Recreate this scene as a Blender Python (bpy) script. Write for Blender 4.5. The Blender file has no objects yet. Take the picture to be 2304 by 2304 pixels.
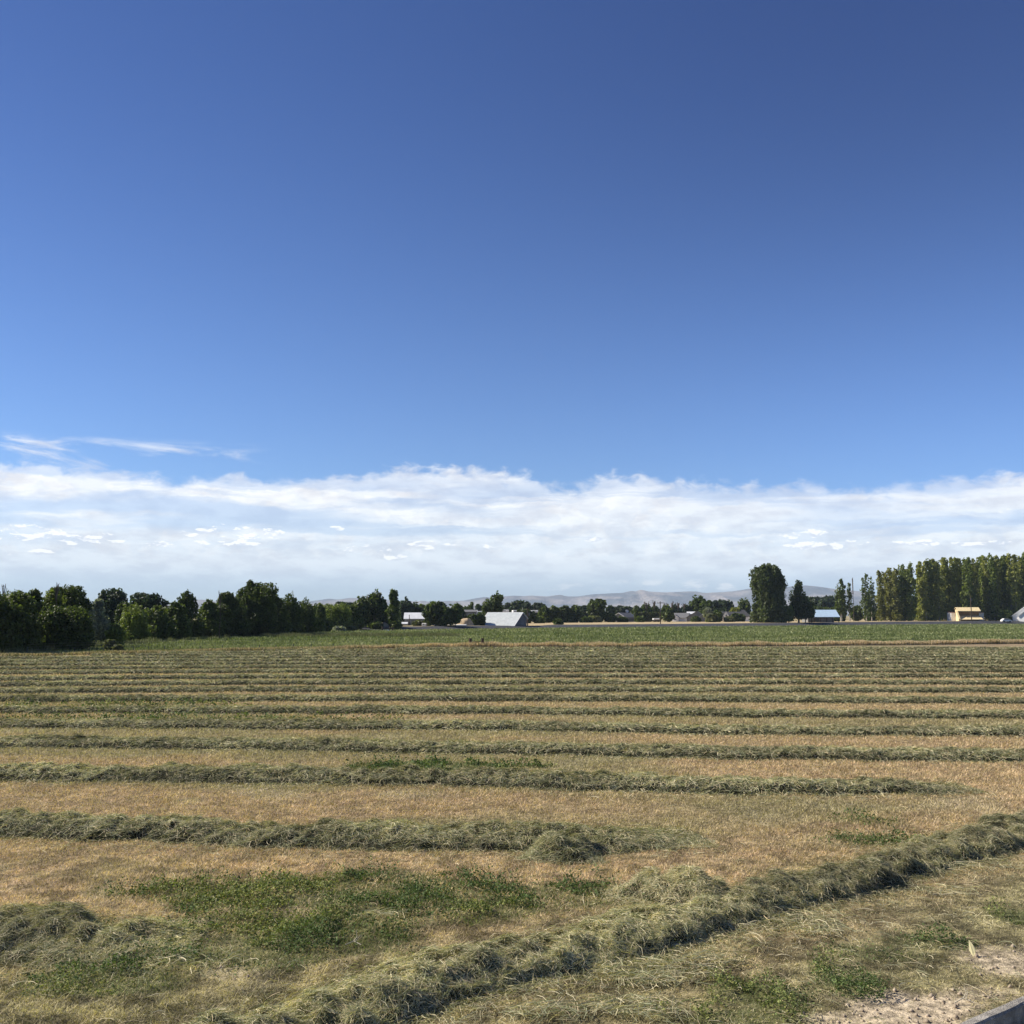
import bpy, math, random
import numpy as np
from mathutils import Vector, Matrix

# ------------------------------------------------------------------ camera, sky, sun, exposure
scene = bpy.context.scene
col = scene.collection
CAMH = 3.2
F = 2310.0
PITCH = math.atan((1385 - 1152) / F)
cam_data = bpy.data.cameras.new("camera")
cam = bpy.data.objects.new("camera", cam_data)
col.objects.link(cam)
cam.location = (0, 0, CAMH)
cam.rotation_euler = (math.radians(90) + PITCH, 0, 0)
cam_data.sensor_width = 36
cam_data.lens = 36 * F / 2304
cam_data.clip_start = 0.1
cam_data.clip_end = 40000
scene.camera = cam

SUN_AZ = math.radians(-75)      # from +Y (view direction) towards +X
SUN_EL = math.radians(37)
sd = bpy.data.lights.new("sun", 'SUN')
sd.energy = 5.0
sd.angle = math.radians(0.53)
sd.color = (1.0, 0.92, 0.79)
sun = bpy.data.objects.new("sun", sd)
col.objects.link(sun)
sdir = Vector((math.sin(SUN_AZ) * math.cos(SUN_EL), math.cos(SUN_AZ) * math.cos(SUN_EL), math.sin(SUN_EL)))
sun.rotation_euler = sdir.to_track_quat('Z', 'Y').to_euler()
sun.location = (0, 0, 60)

world = bpy.data.worlds.new("World")
scene.world = world
world.use_nodes = True
wt = world.node_tree
wt.nodes.clear()


class G:
    """tiny helper to write node maths"""
    def __init__(s, nt):
        s.nt = nt

    def n(s, t, **kw):
        nd = s.nt.nodes.new(t)
        for k, v in kw.items():
            setattr(nd, k, v)
        return nd

    def put(s, sock, v):
        if isinstance(v, bpy.types.NodeSocket):
            s.nt.links.new(v, sock)
        elif v is not None:
            sock.default_value = v

    def m(s, op, a, b=None, c=None, clamp=False):
        nd = s.n('ShaderNodeMath', operation=op)
        nd.use_clamp = clamp
        s.put(nd.inputs[0], a)
        s.put(nd.inputs[1], b)
        s.put(nd.inputs[2], c)
        return nd.outputs[0]

    def add(s, a, b): return s.m('ADD', a, b)
    def sub(s, a, b): return s.m('SUBTRACT', a, b)
    def mul(s, a, b): return s.m('MULTIPLY', a, b)

    def ss(s, v, a, b, lo=0.0, hi=1.0):
        nd = s.n('ShaderNodeMapRange', interpolation_type='SMOOTHSTEP')
        s.put(nd.inputs['Value'], v)
        s.put(nd.inputs['From Min'], a)
        s.put(nd.inputs['From Max'], b)
        s.put(nd.inputs['To Min'], lo)
        s.put(nd.inputs['To Max'], hi)
        return nd.outputs[0]

    def xyz(s, x, y, z=0.0):
        nd = s.n('ShaderNodeCombineXYZ')
        for i, v in enumerate((x, y, z)):
            s.put(nd.inputs[i], v)
        return nd.outputs[0]

    def noise(s, vec, scale=1.0, detail=4.0, rough=0.55, dist=0.0):
        nd = s.n('ShaderNodeTexNoise')
        s.put(nd.inputs['Vector'], vec)
        nd.inputs['Scale'].default_value = scale
        nd.inputs['Detail'].default_value = detail
        nd.inputs['Roughness'].default_value = rough
        nd.inputs['Distortion'].default_value = dist
        return nd.outputs[0]

    def mix(s, f, a, b, blend='MIX'):
        nd = s.n('ShaderNodeMix', data_type='RGBA', blend_type=blend)
        s.put(nd.inputs[0], f)
        for i, v in ((6, a), (7, b)):
            if isinstance(v, tuple) and len(v) == 3:
                v = v + (1,)
            s.put(nd.inputs[i], v)
        return nd.outputs[2]

    def curve(s, v, pts):
        nd = s.n('ShaderNodeFloatCurve')
        s.put(nd.inputs['Value'], v)
        cv = nd.mapping.curves[0]
        for p in pts[1:-1]:
            cv.points.new(*p)
        cv.points[0].location = pts[0]
        cv.points[-1].location = pts[-1]
        nd.mapping.update()
        return nd.outputs[0]


g = G(wt)
WS = 0.058
sky = g.n('ShaderNodeTexSky', sky_type='NISHITA')
sky.sun_disc = False
sky.sun_elevation = SUN_EL
sky.sun_rotation = SUN_AZ
sky.altitude = 700
sky.air_density = 1.0
sky.dust_density = 0.25
sky.ozone_density = 2.2
tc = g.n('ShaderNodeTexCoord')
sp = g.n('ShaderNodeSeparateXYZ')
wt.links.new(tc.outputs['Generated'], sp.inputs[0])
E = g.mul(g.m('ARCSINE', sp.outputs[2]), 57.2958)      # elevation, degrees
A = g.mul(g.m('ARCTAN2', sp.outputs[0], sp.outputs[1]), 57.2958)   # azimuth, degrees
# clear sky, a little deeper overhead as dry high-altitude air is
deep = g.ss(E, 2.0, 34.0)
tint = g.mix(deep, (0.80, 1.04, 1.46), (0.47, 0.64, 1.06))
tint = g.mix(g.ss(E, 0.0, 6.0), (0.80, 1.0, 1.50), tint)
lift = g.mul(g.ss(A, -4.0, 26.0), g.ss(E, 26.0, 6.0))
tint = g.mix(g.mul(lift, .9), tint, g.mix(1.0, tint, (1.12, 1.16, 1.24), 'MULTIPLY'))
tint = g.mix(g.mul(g.ss(A, -16.0, 24.0), g.ss(E, 8.0, 30.0)), tint, g.mix(1.0, tint, (.83, .84, .90), 'MULTIPLY'))
base = g.mix(1.0, sky.outputs[0], tint, 'MULTIPLY')
# cloud bank low in the north
tops = g.curve(g.m('DIVIDE', g.add(A, 40.0), 80.0),
               [(0, .74), (.17, .78), (.27, .75), (.37, .77), (.425, .83), (.50, .80), (.545, .73),
                (.56, .775), (.61, .76), (.64, .73), (.69, .72), (.73, .69), (.77, .70), (.83, .715), (1, .73)])
warp = g.noise(g.xyz(g.mul(A, .30), g.mul(E, .55), 3.1), 1.0, 6, .6)
puff = g.noise(g.xyz(g.mul(A, .85), g.mul(E, 1.5), 8.3), 1.0, 7, .56, .3)
edge = g.add(g.mul(g.sub(warp, .5), 1.3), g.mul(g.sub(puff, .5), 1.7))
d_edge = g.sub(g.add(g.mul(tops, 10.0), edge), E)
bank = g.ss(d_edge, -0.12, 0.62)
streak = g.noise(g.xyz(g.mul(A, .065), g.add(g.mul(E, .75), g.mul(warp, .8)), 1.7), 1.0, 5, .55, .4)
streak_w = g.mul(g.ss(E, 3.2, 5.0), g.ss(E, 8.6, 6.6))
gap = g.mul(g.ss(streak, .56, .40), streak_w)
rgt = g.mul(g.ss(A, 8.0, 14.0), g.ss(A, 31.0, 25.0))
gap2 = g.mul(g.mul(g.ss(warp, .62, .47), rgt), g.ss(E, 4.2, 5.6))
veil = g.ss(E, 0.7, 3.0, .10, .95)
fluffy = g.ss(puff, .30, .58, .58, 1.0)
dens = g.mul(bank, g.mul(g.m('MAXIMUM', g.sub(1.0, g.add(g.mul(gap, .74), g.mul(gap2, .90))), 0.0), fluffy))
low = g.mul(g.mul(bank, veil), g.sub(1.0, g.mul(gap, .45)))
dens = g.mul(dens, g.ss(E, 0.8, 3.6, .15, 1.0))
dens = g.m('MAXIMUM', dens, g.mul(low, .92))
# thin wisps above the bank on the left
wis = g.noise(g.xyz(g.mul(A, .16), g.add(g.mul(E, .95), g.mul(A, .035)), 5.5), 1.0, 7, .62, .5)
wmask = g.mul(g.mul(g.ss(A, -12.5, -17.0), g.ss(E, 7.2, 7.9)), g.ss(E, 9.4, 8.7))
wisps = g.mul(g.ss(wis, .50, .72), g.mul(wmask, .75))
dens = g.m('MAXIMUM', dens, wisps)
c_top = (11.7, 11.9, 12.2)
c_low = (10.5, 11.25, 12.0)
ccol = g.mix(g.ss(E, 3.6, 6.8), c_low, c_top)
shade = g.ss(g.noise(g.xyz(g.mul(A, .42), g.mul(E, 1.25), 2.2), 1.0, 8, .62), .34, .60, .85, 1.06)
ccol = g.mix(1.0, ccol, g.xyz(shade, shade, g.add(g.mul(shade, .8), .2)), 'MULTIPLY')
skyc = g.mix(dens, base, ccol)
# small flat-based cumulus in front of the veil
def cumul(off):
    v = g.xyz(g.mul(A, .9), g.mul(g.add(E, off), 2.6), 11.4)
    return g.noise(v, 1.0, 7, .6, .25)
cu0, cu1 = cumul(0.0), cumul(0.16)
seat = 0.0
for (ax, ay, arx, ary) in [(60, 1222, 120, 20), (190, 1228, 80, 14), (85, 1258, 50, 9), (345, 1234, 42, 8), (440, 1207, 42, 9), (545, 1208, 85, 20), (480, 1228, 90, 9), (830, 1237, 55, 10),
                           (892, 1253, 36, 8), (945, 1228, 42, 9), (1015, 1225, 28, 7), (1082, 1228, 34, 7), (757, 1192, 14, 6), (1330, 1215, 40, 6), (1822, 1208, 56, 12), (1850, 1233, 110, 9), (2012, 1238, 46, 8),
                           (2085, 1234, 30, 6), (2205, 1242, 60, 8)]:
    a0 = math.degrees(math.atan((ax - 1152) / F)); e0 = math.degrees(math.atan((1385 - ay) / F))
    dx_ = g.m('DIVIDE', g.sub(A, a0), arx * 57.3 / F); dy_ = g.m('DIVIDE', g.sub(E, e0), ary * 57.3 / F)
    r2 = g.add(g.mul(dx_, dx_), g.mul(dy_, dy_))
    seat = g.m('MAXIMUM', seat, g.m('SUBTRACT', 1.0, g.mul(r2, .5)))
cum = g.ss(g.add(g.mul(g.m('MAXIMUM', seat, 0.0), .52), g.mul(g.sub(cu0, .5), 2.2)), .40, .54)
cum = g.mul(cum, g.ss(seat, 0.0, .25))
csh = g.ss(g.sub(cu0, cu1), -.07, .05)
cuc = g.mix(csh, (8.8, 9.7, 11.2), (14.0, 14.1, 14.2))
skyc = g.mix(g.mul(cum, .85), skyc, cuc)
# row of tiny clouds standing over the mountains
tw = g.mul(g.mul(g.ss(E, 1.25, 1.5), g.ss(E, 2.1, 1.75)), g.mul(g.ss(A, 0.0, 5.0), g.ss(A, 16.0, 13.0)))
tiny = g.mul(g.ss(g.noise(g.xyz(g.mul(A, .8), g.mul(E, 2.6), 7.7), 1.0, 6, .6), .50, .62), tw)
skyc = g.mix(g.mul(tiny, .6), skyc, (12.0, 12.4, 12.8))
bg = g.n('ShaderNodeBackground')
bg.inputs['Strength'].default_value = WS
wt.links.new(skyc, bg.inputs['Color'])
wo = g.n('ShaderNodeOutputWorld')
wt.links.new(bg.outputs[0], wo.inputs['Surface'])
world.cycles.sampling_method = 'MANUAL'
world.cycles.sample_map_resolution = 1024

scene.view_settings.view_transform = 'Standard'
scene.view_settings.look = 'None'
scene.view_settings.exposure = 0.62
scene.view_settings.gamma = 1.0
scene.cycles.use_denoising = True
scene.cycles.max_bounces = 6
scene.cycles.transparent_max_bounces = 6

# ------------------------------------------------------------------ helpers
rng = np.random.default_rng(7)
random.seed(7)
cp, spt = math.cos(PITCH), math.sin(PITCH)


def ray(x, y):
    u, v = (x - 1152) / F, (1152 - y) / F
    return Vector((u, cp - spt * v, spt + cp * v))


def at(x, y, z=0.0):
    d = ray(x, y)
    t = (z - CAMH) / d.z
    return d.x * t, d.y * t


def at_d(x, y, Y):
    d = ray(x, y)
    t = Y / d.y
    return d.x * t, Y, CAMH + d.z * t


def XD(x, Y):
    return at_d(x, 1392, Y)[0]


def ZD(y, Y):
    return at_d(1152, y, Y)[2]


def hsh(i, j, s):
    n = (i.astype(np.int64) * 374761393 + j.astype(np.int64) * 668265263 + s * 1274126177) & 0xffffffff
    n = ((n ^ (n >> 13)) * 1274126177) & 0xffffffff
    return ((n ^ (n >> 16)) & 0xffff) / 65535.0


def vn(x, y, s=0):
    x = np.asarray(x, float); y = np.asarray(y, float)
    i, j = np.floor(x), np.floor(y)
    fx, fy = x - i, y - j
    fx = fx * fx * (3 - 2 * fx); fy = fy * fy * (3 - 2 * fy)
    a, b = hsh(i, j, s), hsh(i + 1, j, s)
    c, d = hsh(i, j + 1, s), hsh(i + 1, j + 1, s)
    return (a * (1 - fx) + b * fx) * (1 - fy) + (c * (1 - fx) + d * fx) * fy


def fbm(x, y, s=0, o=4):
    r = 0; w = .5; t = 0
    for k in range(o):
        r = r + w * vn(x * 2 ** k, y * 2 ** k, s + k * 17); t += w; w *= .5
    return r / t


def smooth(v, a, b):
    t = np.clip((v - a) / (b - a), 0, 1)
    return t * t * (3 - 2 * t)


def link(name, me, mat, parent=None, smooth_=False):
    o = bpy.data.objects.new(name, me)
    col.objects.link(o)
    if mat is not None and not me.materials:
        for mm in (mat if isinstance(mat, (list, tuple)) else [mat]):
            me.materials.append(mm)
    if parent is not None:
        o.parent = parent
    if smooth_:
        me.polygons.foreach_set('use_smooth', np.ones(len(me.polygons), bool))
    return o


def npmesh(name, V, Fc, colr=None):
    """V (n,3), Fc (m,k) of one polygon size; colr (n,3) base colours per vertex"""
    V = np.ascontiguousarray(V, np.float32); Fc = np.ascontiguousarray(Fc, np.int32)
    me = bpy.data.meshes.new(name)
    m, k = Fc.shape
    me.vertices.add(len(V)); me.vertices.foreach_set('co', V.ravel())
    me.loops.add(m * k); me.loops.foreach_set('vertex_index', Fc.ravel())
    me.polygons.add(m)
    me.polygons.foreach_set('loop_start', np.arange(m, dtype=np.int32) * k)
    me.polygons.foreach_set('loop_total', np.full(m, k, np.int32))
    me.update(calc_edges=True)
    if colr is not None:
        a = me.color_attributes.new('Col', 'FLOAT_COLOR', 'POINT')
        c = np.ones((len(V), 4), np.float32); c[:, :3] = colr
        a.data.foreach_set('color', c.ravel())
    return me


class MB:
    """collects solid shapes into one mesh"""
    def __init__(s):
        s.v, s.f = [], []

    def poly(s, vs, fs):
        b = len(s.v)
        s.v += [tuple(p) for p in vs]
        s.f += [tuple(b + i for i in f) for f in fs]
        return s

    def box(s, x0, x1, y0, y1, z0, z1):
        return s.poly([(x0, y0, z0), (x1, y0, z0), (x1, y1, z0), (x0, y1, z0), (x0, y0, z1), (x1, y0, z1), (x1, y1, z1), (x0, y1, z1)],
                      [(0, 3, 2, 1), (4, 5, 6, 7), (0, 1, 5, 4), (1, 2, 6, 5), (2, 3, 7, 6), (3, 0, 4, 7)])

    def prism(s, prof, u0, u1):
        """profile points (y, z) extruded along x"""
        n = len(prof)
        vs = [(u0, p[0], p[1]) for p in prof] + [(u1, p[0], p[1]) for p in prof]
        fs = [tuple(range(n - 1, -1, -1)), tuple(range(n, 2 * n))]
        fs += [(i, (i + 1) % n, n + (i + 1) % n, n + i) for i in range(n)]
        return s.poly(vs, fs)

    def tube(s, pts, rad, n=7):
        pts = [Vector(p) for p in pts]
        b = len(s.v)
        for i, p in enumerate(pts):
            t = (pts[min(i + 1, len(pts) - 1)] - pts[max(i - 1, 0)]).normalized()
            a = t.orthogonal().normalized(); c = t.cross(a)
            r = rad[i] if isinstance(rad, (list, tuple)) else rad
            for k in range(n):
                q = p + a * (r * math.cos(2 * math.pi * k / n)) + c * (r * math.sin(2 * math.pi * k / n))
                s.v.append(tuple(q))
        for i in range(len(pts) - 1):
            for k in range(n):
                s.f.append((b + i * n + k, b + i * n + (k + 1) % n, b + (i + 1) * n + (k + 1) % n, b + (i + 1) * n + k))
        s.f.append(tuple(b + k for k in range(n - 1, -1, -1)))
        s.f.append(tuple(b + (len(pts) - 1) * n + k for k in range(n)))
        return s

    def build(s, name, mat, parent=None, bevel=0.0):
        me = bpy.data.meshes.new(name)
        me.from_pydata(s.v, [], s.f)
        me.validate(); me.update()
        o = link(name, me, mat, parent)
        if bevel:
            b = o.modifiers.new('bevel', 'BEVEL'); b.width = bevel; b.segments = 2
        return o


def tag(o, label=None, cat=None, group=None, kind=None):
    for k, v in (('label', label), ('category', cat), ('group', group), ('kind', kind)):
        if v:
            o[k] = v
    return o


def thing(name, label, cat, loc, rz=0.0, group=None):
    o = bpy.data.objects.new(name, None)
    o.empty_display_size = .3
    col.objects.link(o)
    o.location = loc; o.rotation_euler = (0, 0, rz)
    return tag(o, label, cat, group)


# ------------------------------------------------------------------ materials
def mat_new(name):
    m = bpy.data.materials.new(name); m.use_nodes = True
    nt = m.node_tree; nt.nodes.clear()
    q = G(nt)
    out = q.n('ShaderNodeOutputMaterial')
    p = q.n('ShaderNodeBsdfPrincipled')
    nt.links.new(p.outputs[0], out.inputs['Surface'])
    return m, q, p, out


def solid(name, c, rough=.75, var=.15, scale=3.0, metal=0.0, bump=0.0, spec=.3, stripes=None):
    m, q, p, out = mat_new(name)
    tcn = q.n('ShaderNodeTexCoord')
    n = q.noise(tcn.outputs['Object'], scale, 5, .6)
    f = q.ss(n, .3, .7, 1 - var, 1 + var)
    cc = q.mix(1.0, c, q.xyz(f, f, f), 'MULTIPLY')
    if stripes:
        w = q.n('ShaderNodeTexWave', wave_type='BANDS', bands_direction=stripes[0])
        q.put(w.inputs['Vector'], tcn.outputs['Object']); w.inputs['Scale'].default_value = stripes[1]
        b = q.n('ShaderNodeBump'); b.inputs['Strength'].default_value = stripes[2]; b.inputs['Distance'].default_value = .03
        q.put(b.inputs['Height'], w.outputs['Fac']); q.put(p.inputs['Normal'], b.outputs[0])
        s2 = q.ss(w.outputs['Fac'], 0, .25, .80, 1.0)
        cc = q.mix(1.0, cc, q.xyz(s2, s2, s2), 'MULTIPLY')
    elif bump:
        b = q.n('ShaderNodeBump'); b.inputs['Strength'].default_value = bump; b.inputs['Distance'].default_value = .03
        q.put(b.inputs['Height'], q.noise(tcn.outputs['Object'], scale * 8, 6, .65)); q.put(p.inputs['Normal'], b.outputs[0])
    q.put(p.inputs['Base Color'], cc)
    p.inputs['Roughness'].default_value = rough
    p.inputs['Metallic'].default_value = metal
    p.inputs['Specular IOR Level'].default_value = spec
    return m


def colattr(name, rough=.8, trans=0.0, spec=.15, varn=None):
    m, q, p, out = mat_new(name)
    a = q.n('ShaderNodeAttribute'); a.attribute_name = 'Col'
    c = a.outputs['Color']
    q.put(p.inputs['Base Color'], c)
    p.inputs['Roughness'].default_value = rough
    p.inputs['Specular IOR Level'].default_value = spec
    if trans:
        t = q.n('ShaderNodeBsdfTranslucent')
        q.put(t.inputs['Color'], q.mix(1.0, c, (1.5, 1.6, .7), 'MULTIPLY'))
        ms = q.n('ShaderNodeMixShader'); ms.inputs[0].default_value = trans
        q.nt.links.new(p.outputs[0], ms.inputs[1]); q.nt.links.new(t.outputs[0], ms.inputs[2])
        q.nt.links.new(ms.outputs[0], out.inputs['Surface'])
    return m


M_leaf = colattr('leaf', .55, .34, .25)
M_straw = colattr('cut_hay', .75, .2, .2)
M_grass = colattr('grass_blades', .7, .2, .2)
M_bark = solid('bark', (.10, .08, .06), .9, .3, 4, bump=.6)
M_palebark = solid('pale_bark', (.34, .31, .26), .9, .3, 3, bump=.5)
M_white = solid('white_paint', (.78, .77, .74), .6, .06, 1.5)
M_whiteroof = solid('white_metal_roof', (.74, .75, .75), .45, .06, 1, stripes=('X', 3.0, .3))
M_greysiding = solid('grey_siding', (.19, .19, .185), .8, .12, 2, stripes=('X', 3.0, .5))
M_beige = solid('beige_siding', (.42, .38, .32), .8, .1, 2, stripes=('Z', 3.0, .4))
M_greyroof = solid('grey_shingle_roof', (.16, .16, .165), .85, .2, 3, bump=.5)
M_darkroof = solid('dark_shingle_roof', (.055, .055, .06), .85, .2, 3, bump=.5)
M_silver = solid('galvanised_roof', (.52, .555, .55), .5, .08, 1.2, metal=.0, stripes=('X', 4.0, .35), spec=.5)
M_blueroof = solid('pale_blue_metal_roof', (.52, .68, .82), .4, .05, 1.0, stripes=('X', 3.0, .3), spec=.5)
M_osb = solid('yellow_sheathing', (.74, .60, .34), .8, .15, 2.2, bump=.2)
M_osbshade = solid('shaded_sheathing', (.22, .14, .07), .85, .15, 2.2)  # same sheathing browned: shade below the roofs put into the colour
M_dark = solid('dark_chassis_and_shade', (.03, .03, .035), .5, .1, 2)  # near black, for trailer chassis and the painted shade on a house side
M_glass = solid('window_glass', (.05, .06, .08), .12, .05, 2, spec=.6)
M_wood = solid('weathered_wood', (.075, .055, .04), .9, .3, 3, bump=.6)
M_steelpost = solid('fence_steel', (.06, .07, .05), .7, .2, 3)
M_wire = solid('fence_wire', (.2, .19, .17), .5, .2, 3)
M_rust = solid('red_trim', (.16, .05, .04), .8, .2, 3)
M_conc = solid('concrete', (.36, .335, .29), .9, .38, 7, bump=1.0)
M_tyre = solid('tyre_rubber', (.02, .02, .02), .8, .1, 3)


# ------------------------------------------------------------------ ground
def linepts(pts):
    a = np.array([at(*p) for p in pts]); a = a[np.argsort(a[:, 0])]
    return a

Bp = linepts([(0, 1479), (150, 1474.5), (400, 1468), (620, 1463), (900, 1459), (1152, 1457), (1728, 1454.5), (2304, 1449)])
Rp = linepts([(860, 1419), (940, 1418), (1200, 1414.3), (1500, 1411.7), (1760, 1409.3), (1960, 1406.8), (2304, 1404.6)])
BX = np.concatenate([[-9000, -400, -90], Bp[:, 0], [120, 9000]]); BY = np.concatenate([[50, 52, 68], Bp[:, 1], [122, 130]])
RX = np.concatenate([[-9000, -400, -120], Rp[:, 0], [260, 400, 1200, 9000]]); RY = np.concatenate([[120, 125, 190], Rp[:, 1], [405, 470, 700, 1500]])
ROADW = 14.0
TX = [-9000, -200, -24, 62, 110, 190, 300, 9000]; TZ = [.5, .5, .70, .88, .95, 1.25, 1.35, 1.35]


def Bf(x): return np.interp(x, BX, BY)
def Rf(x): return np.interp(x, RX, RY)


def zg(X, Y):
    X = np.asarray(X, float); Y = np.asarray(Y, float)
    t = Y - Rf(X)
    top = np.interp(X, TX, TZ)
    z = top * smooth(t, 0.0, ROADW * .95)
    z = z + (fbm(X * .8, Y * .8, 3, 3) - .5) * .05 * smooth(Y, 400, 100)
    z = z + (fbm(X * .02, Y * .02, 5, 3) - .5) * 1.0 * smooth(t, 60, 400)
    # the old barn stands in a hollow behind the road bank
    z = z - 1.1 * np.exp(-(((X + 2.0) / 9.0) ** 2 + ((Y - 268.0) / 7.0) ** 2) ** 2) * smooth(t, 10, 14)
    return z


def z1(x, y): return float(zg(x, y))


def field_col(X, Y):
    """dry stubble colour of the mown field: tan and pinkish brown with greener drifts"""
    X = np.asarray(X, float); Y = np.asarray(Y, float)
    n1 = fbm(X * .10, Y * .22, 21, 4)[:, None]; n2 = fbm(X * .9, Y * .9, 31, 4)[:, None]; n3 = vn(X * 5, Y * 5, 41)[:, None]
    tan = np.array([.43, .335, .20]); pink = np.array([.395, .285, .18]); olive = np.array([.26, .24, .13]); str_ = np.array([.52, .45, .30])
    c = tan * (1 - n3) + pink * n3
    gm = smooth(n1, .50, .64) * .65
    near = smooth(Y, 13.0, 8.5)[:, None] * .75
    head = smooth(Y - head_line(X), .3, -1.6)[:, None] * .85
    far = smooth(Y, 22, 34)[:, None] * smooth(Y, 75, 50)[:, None] * .12
    f = np.clip(np.maximum(np.maximum(gm, near), np.maximum(head, far)) * (.6 + .8 * n2), 0, .85)
    c = c * (1 - f) + olive * f
    n4 = fbm(X * 4.5, Y * 4.5, 51, 3)[:, None]
    c = c * (1.22 + (smooth(n4, .28, .72) - .5) * (.42 + .85 * smooth(Y, 17, 9)[:, None]))
    s = smooth(n2, .62, .8) * .5
    c = c * (1 - s) + str_ * s
    return c


HLp = np.array([at(*p) for p in [(900, 2299), (1093, 2245), (1213, 2215), (1480, 2145), (1690, 2085), (1835, 2039), (1938, 2020), (2065, 1978), (2172, 1940), (2303, 1910)]])


def head_line(X):
    xs = np.concatenate([[HLp[0, 0] - 10], HLp[:, 0], [HLp[-1, 0] + 20]])
    ys = np.concatenate([[HLp[0, 1] - 6.5], HLp[:, 1], [HLp[-1, 1] + 14]])
    return np.interp(X, xs, ys)


def ellipse_mask(X, Y, cx, cy, rx, ry, sd, soft=.25):
    """1 inside a ragged patch given by image-measured ground points"""
    x0, y0 = at(cx, cy); xa, _ = at(cx + rx, cy); _, ya = at(cx, cy - ry); _, yb = at(cx, cy + ry)
    R1 = xa - x0; R2 = np.where(Y > y0, ya - y0, y0 - yb)
    d = np.sqrt(((X - x0) / R1) ** 2 + ((Y - y0) / R2) ** 2)
    return smooth(d + (fbm(X * 1.3, Y * 1.3, sd, 4) - .5) * 1.3, 1.1, 1.1 - soft * 2)


GREEN = [(850, 2012, 500, 50, 1, .95), (640, 2095, 350, 70, 2, .9), (1000, 2060, 260, 40, 31, .6), (1330, 2015, 300, 46, 3, .8), (170, 2215, 230, 40, 4, 1.), (430, 2170, 170, 30, 5, .6),
         (960, 1727, 230, 13, 6, 1.), (1700, 2235, 150, 40, 7, .8), (1900, 2210, 70, 45, 8, .8), (2270, 2060, 70, 28, 9, .9),
         (2080, 2120, 110, 28, 10, .6), (1950, 1890, 150, 22, 11, .5), (2010, 2150, 160, 25, 12, .5), (1650, 2290, 150, 30, 13, .9),
         (400, 1620, 560, 11, 14, .35), (300, 1585, 400, 7, 15, .3), (1950, 1850, 120, 12, 16, .4), (250, 1600, 300, 8, 22, .4), (1500, 2160, 50, 18, 23, .4)]
SAND = [(2050, 2265, 190, 50, 17, 1.), (2270, 2170, 130, 45, 18, .8), (1900, 2300, 140, 26, 19, .8), (430, 2072, 80, 13, 20, .8), (500, 2190, 90, 22, 21, .35), (2200, 2235, 140, 22, 24, .55)]


def patch(X, Y, lst):
    r = np.zeros(len(X))
    for cx, cy, rx, ry, sd, k in lst:
        r = np.maximum(r, ellipse_mask(X, Y, cx, cy, rx, ry, sd) * k)
    return r


def axis(lim, n, k):
    t = np.linspace(-1, 1, n)
    return lim * np.sinh(k * t) / math.sinh(k)


def strip(name, lo, hi, rows, xs, mat, colf=None, dz=0.0, pw=1.0):
    t = np.linspace(0, 1, rows) ** pw
    L, H = lo(xs), hi(xs)
    Yg = L[None] * (1 - t[:, None]) + H[None] * t[:, None]
    Xg = np.repeat(xs[None], rows, 0)
    X, Y = Xg.ravel(), Yg.ravel()
    Z = zg(X, Y) + dz
    V = np.stack([X, Y, Z], 1)
    n = len(xs)
    i = np.arange(rows - 1)[:, None] * n + np.arange(n - 1)[None]
    Fc = np.stack([i, i + 1, i + n + 1, i + n], -1).reshape(-1, 4)
    o = link(name, npmesh(name, V, Fc, colf(X, Y) if colf else None), mat, smooth_=True)
    return tag(o, kind='structure')


def soil_mat(name, tint=None, rough=.95, sc=1.0, bump=.8, dist=.05, speck=(.35, 1.5)):
    m, q, p, out = mat_new(name)
    geo = q.n('ShaderNodeNewGeometry'); P = geo.outputs['Position']
    a = q.n('ShaderNodeAttribute'); a.attribute_name = 'Col'
    n1 = q.noise(P, 9 * sc, 8, .68); n2 = q.noise(P, 1.1 * sc, 5, .6); n3 = q.noise(P, 45 * sc, 3, .6)
    f = q.ss(n1, .3, .7, speck[0], speck[1]); f = q.mul(f, q.ss(n3, .3, .7, .8, 1.2)); f = q.mul(f, q.ss(n2, .3, .7, .85, 1.15))
    q.put(p.inputs['Base Color'], q.mix(1.0, a.outputs['Color'] if tint is None else tint, q.xyz(f, f, f), 'MULTIPLY'))
    b = q.n('ShaderNodeBump'); b.inputs['Strength'].default_value = bump; b.inputs['Distance'].default_value = dist
    q.put(b.inputs['Height'], n1); q.put(p.inputs['Normal'], b.outputs[0])
    p.inputs['Roughness'].default_value = rough; p.inputs['Specular IOR Level'].default_value = .1
    return m


def field_vcol(X, Y):
    c = field_col(X, Y) * np.array([.60, .60, .58])
    gr = patch(X, Y, GREEN)[:, None]; sa = patch(X, Y, SAND)[:, None]
    c = c * (1 - gr * .7) + np.array([.09, .11, .04]) * gr * .7
    return c * (1 - sa) + np.array([.52, .43, .30]) * sa


M_field = soil_mat('mown_field_ground')
M_green = soil_mat('green_field_ground', sc=.12, bump=.6, dist=.3, speck=(.6, 1.4))
M_far = soil_mat('far_field_ground', sc=.08, bump=.4, dist=.3, speck=(.75, 1.25))
m, q, p, out = mat_new('asphalt')
geo = q.n('ShaderNodeNewGeometry')
f = q.ss(q.noise(geo.outputs['Position'], .5, 6, .6), .3, .7, .85, 1.15)
q.put(p.inputs['Base Color'], q.mix(1.0, (.058, .06, .068), q.xyz(f, f, f), 'MULTIPLY'))
p.inputs['Roughness'].default_value = .9; p.inputs['Specular IOR Level'].default_value = .15
M_road = m

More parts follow.
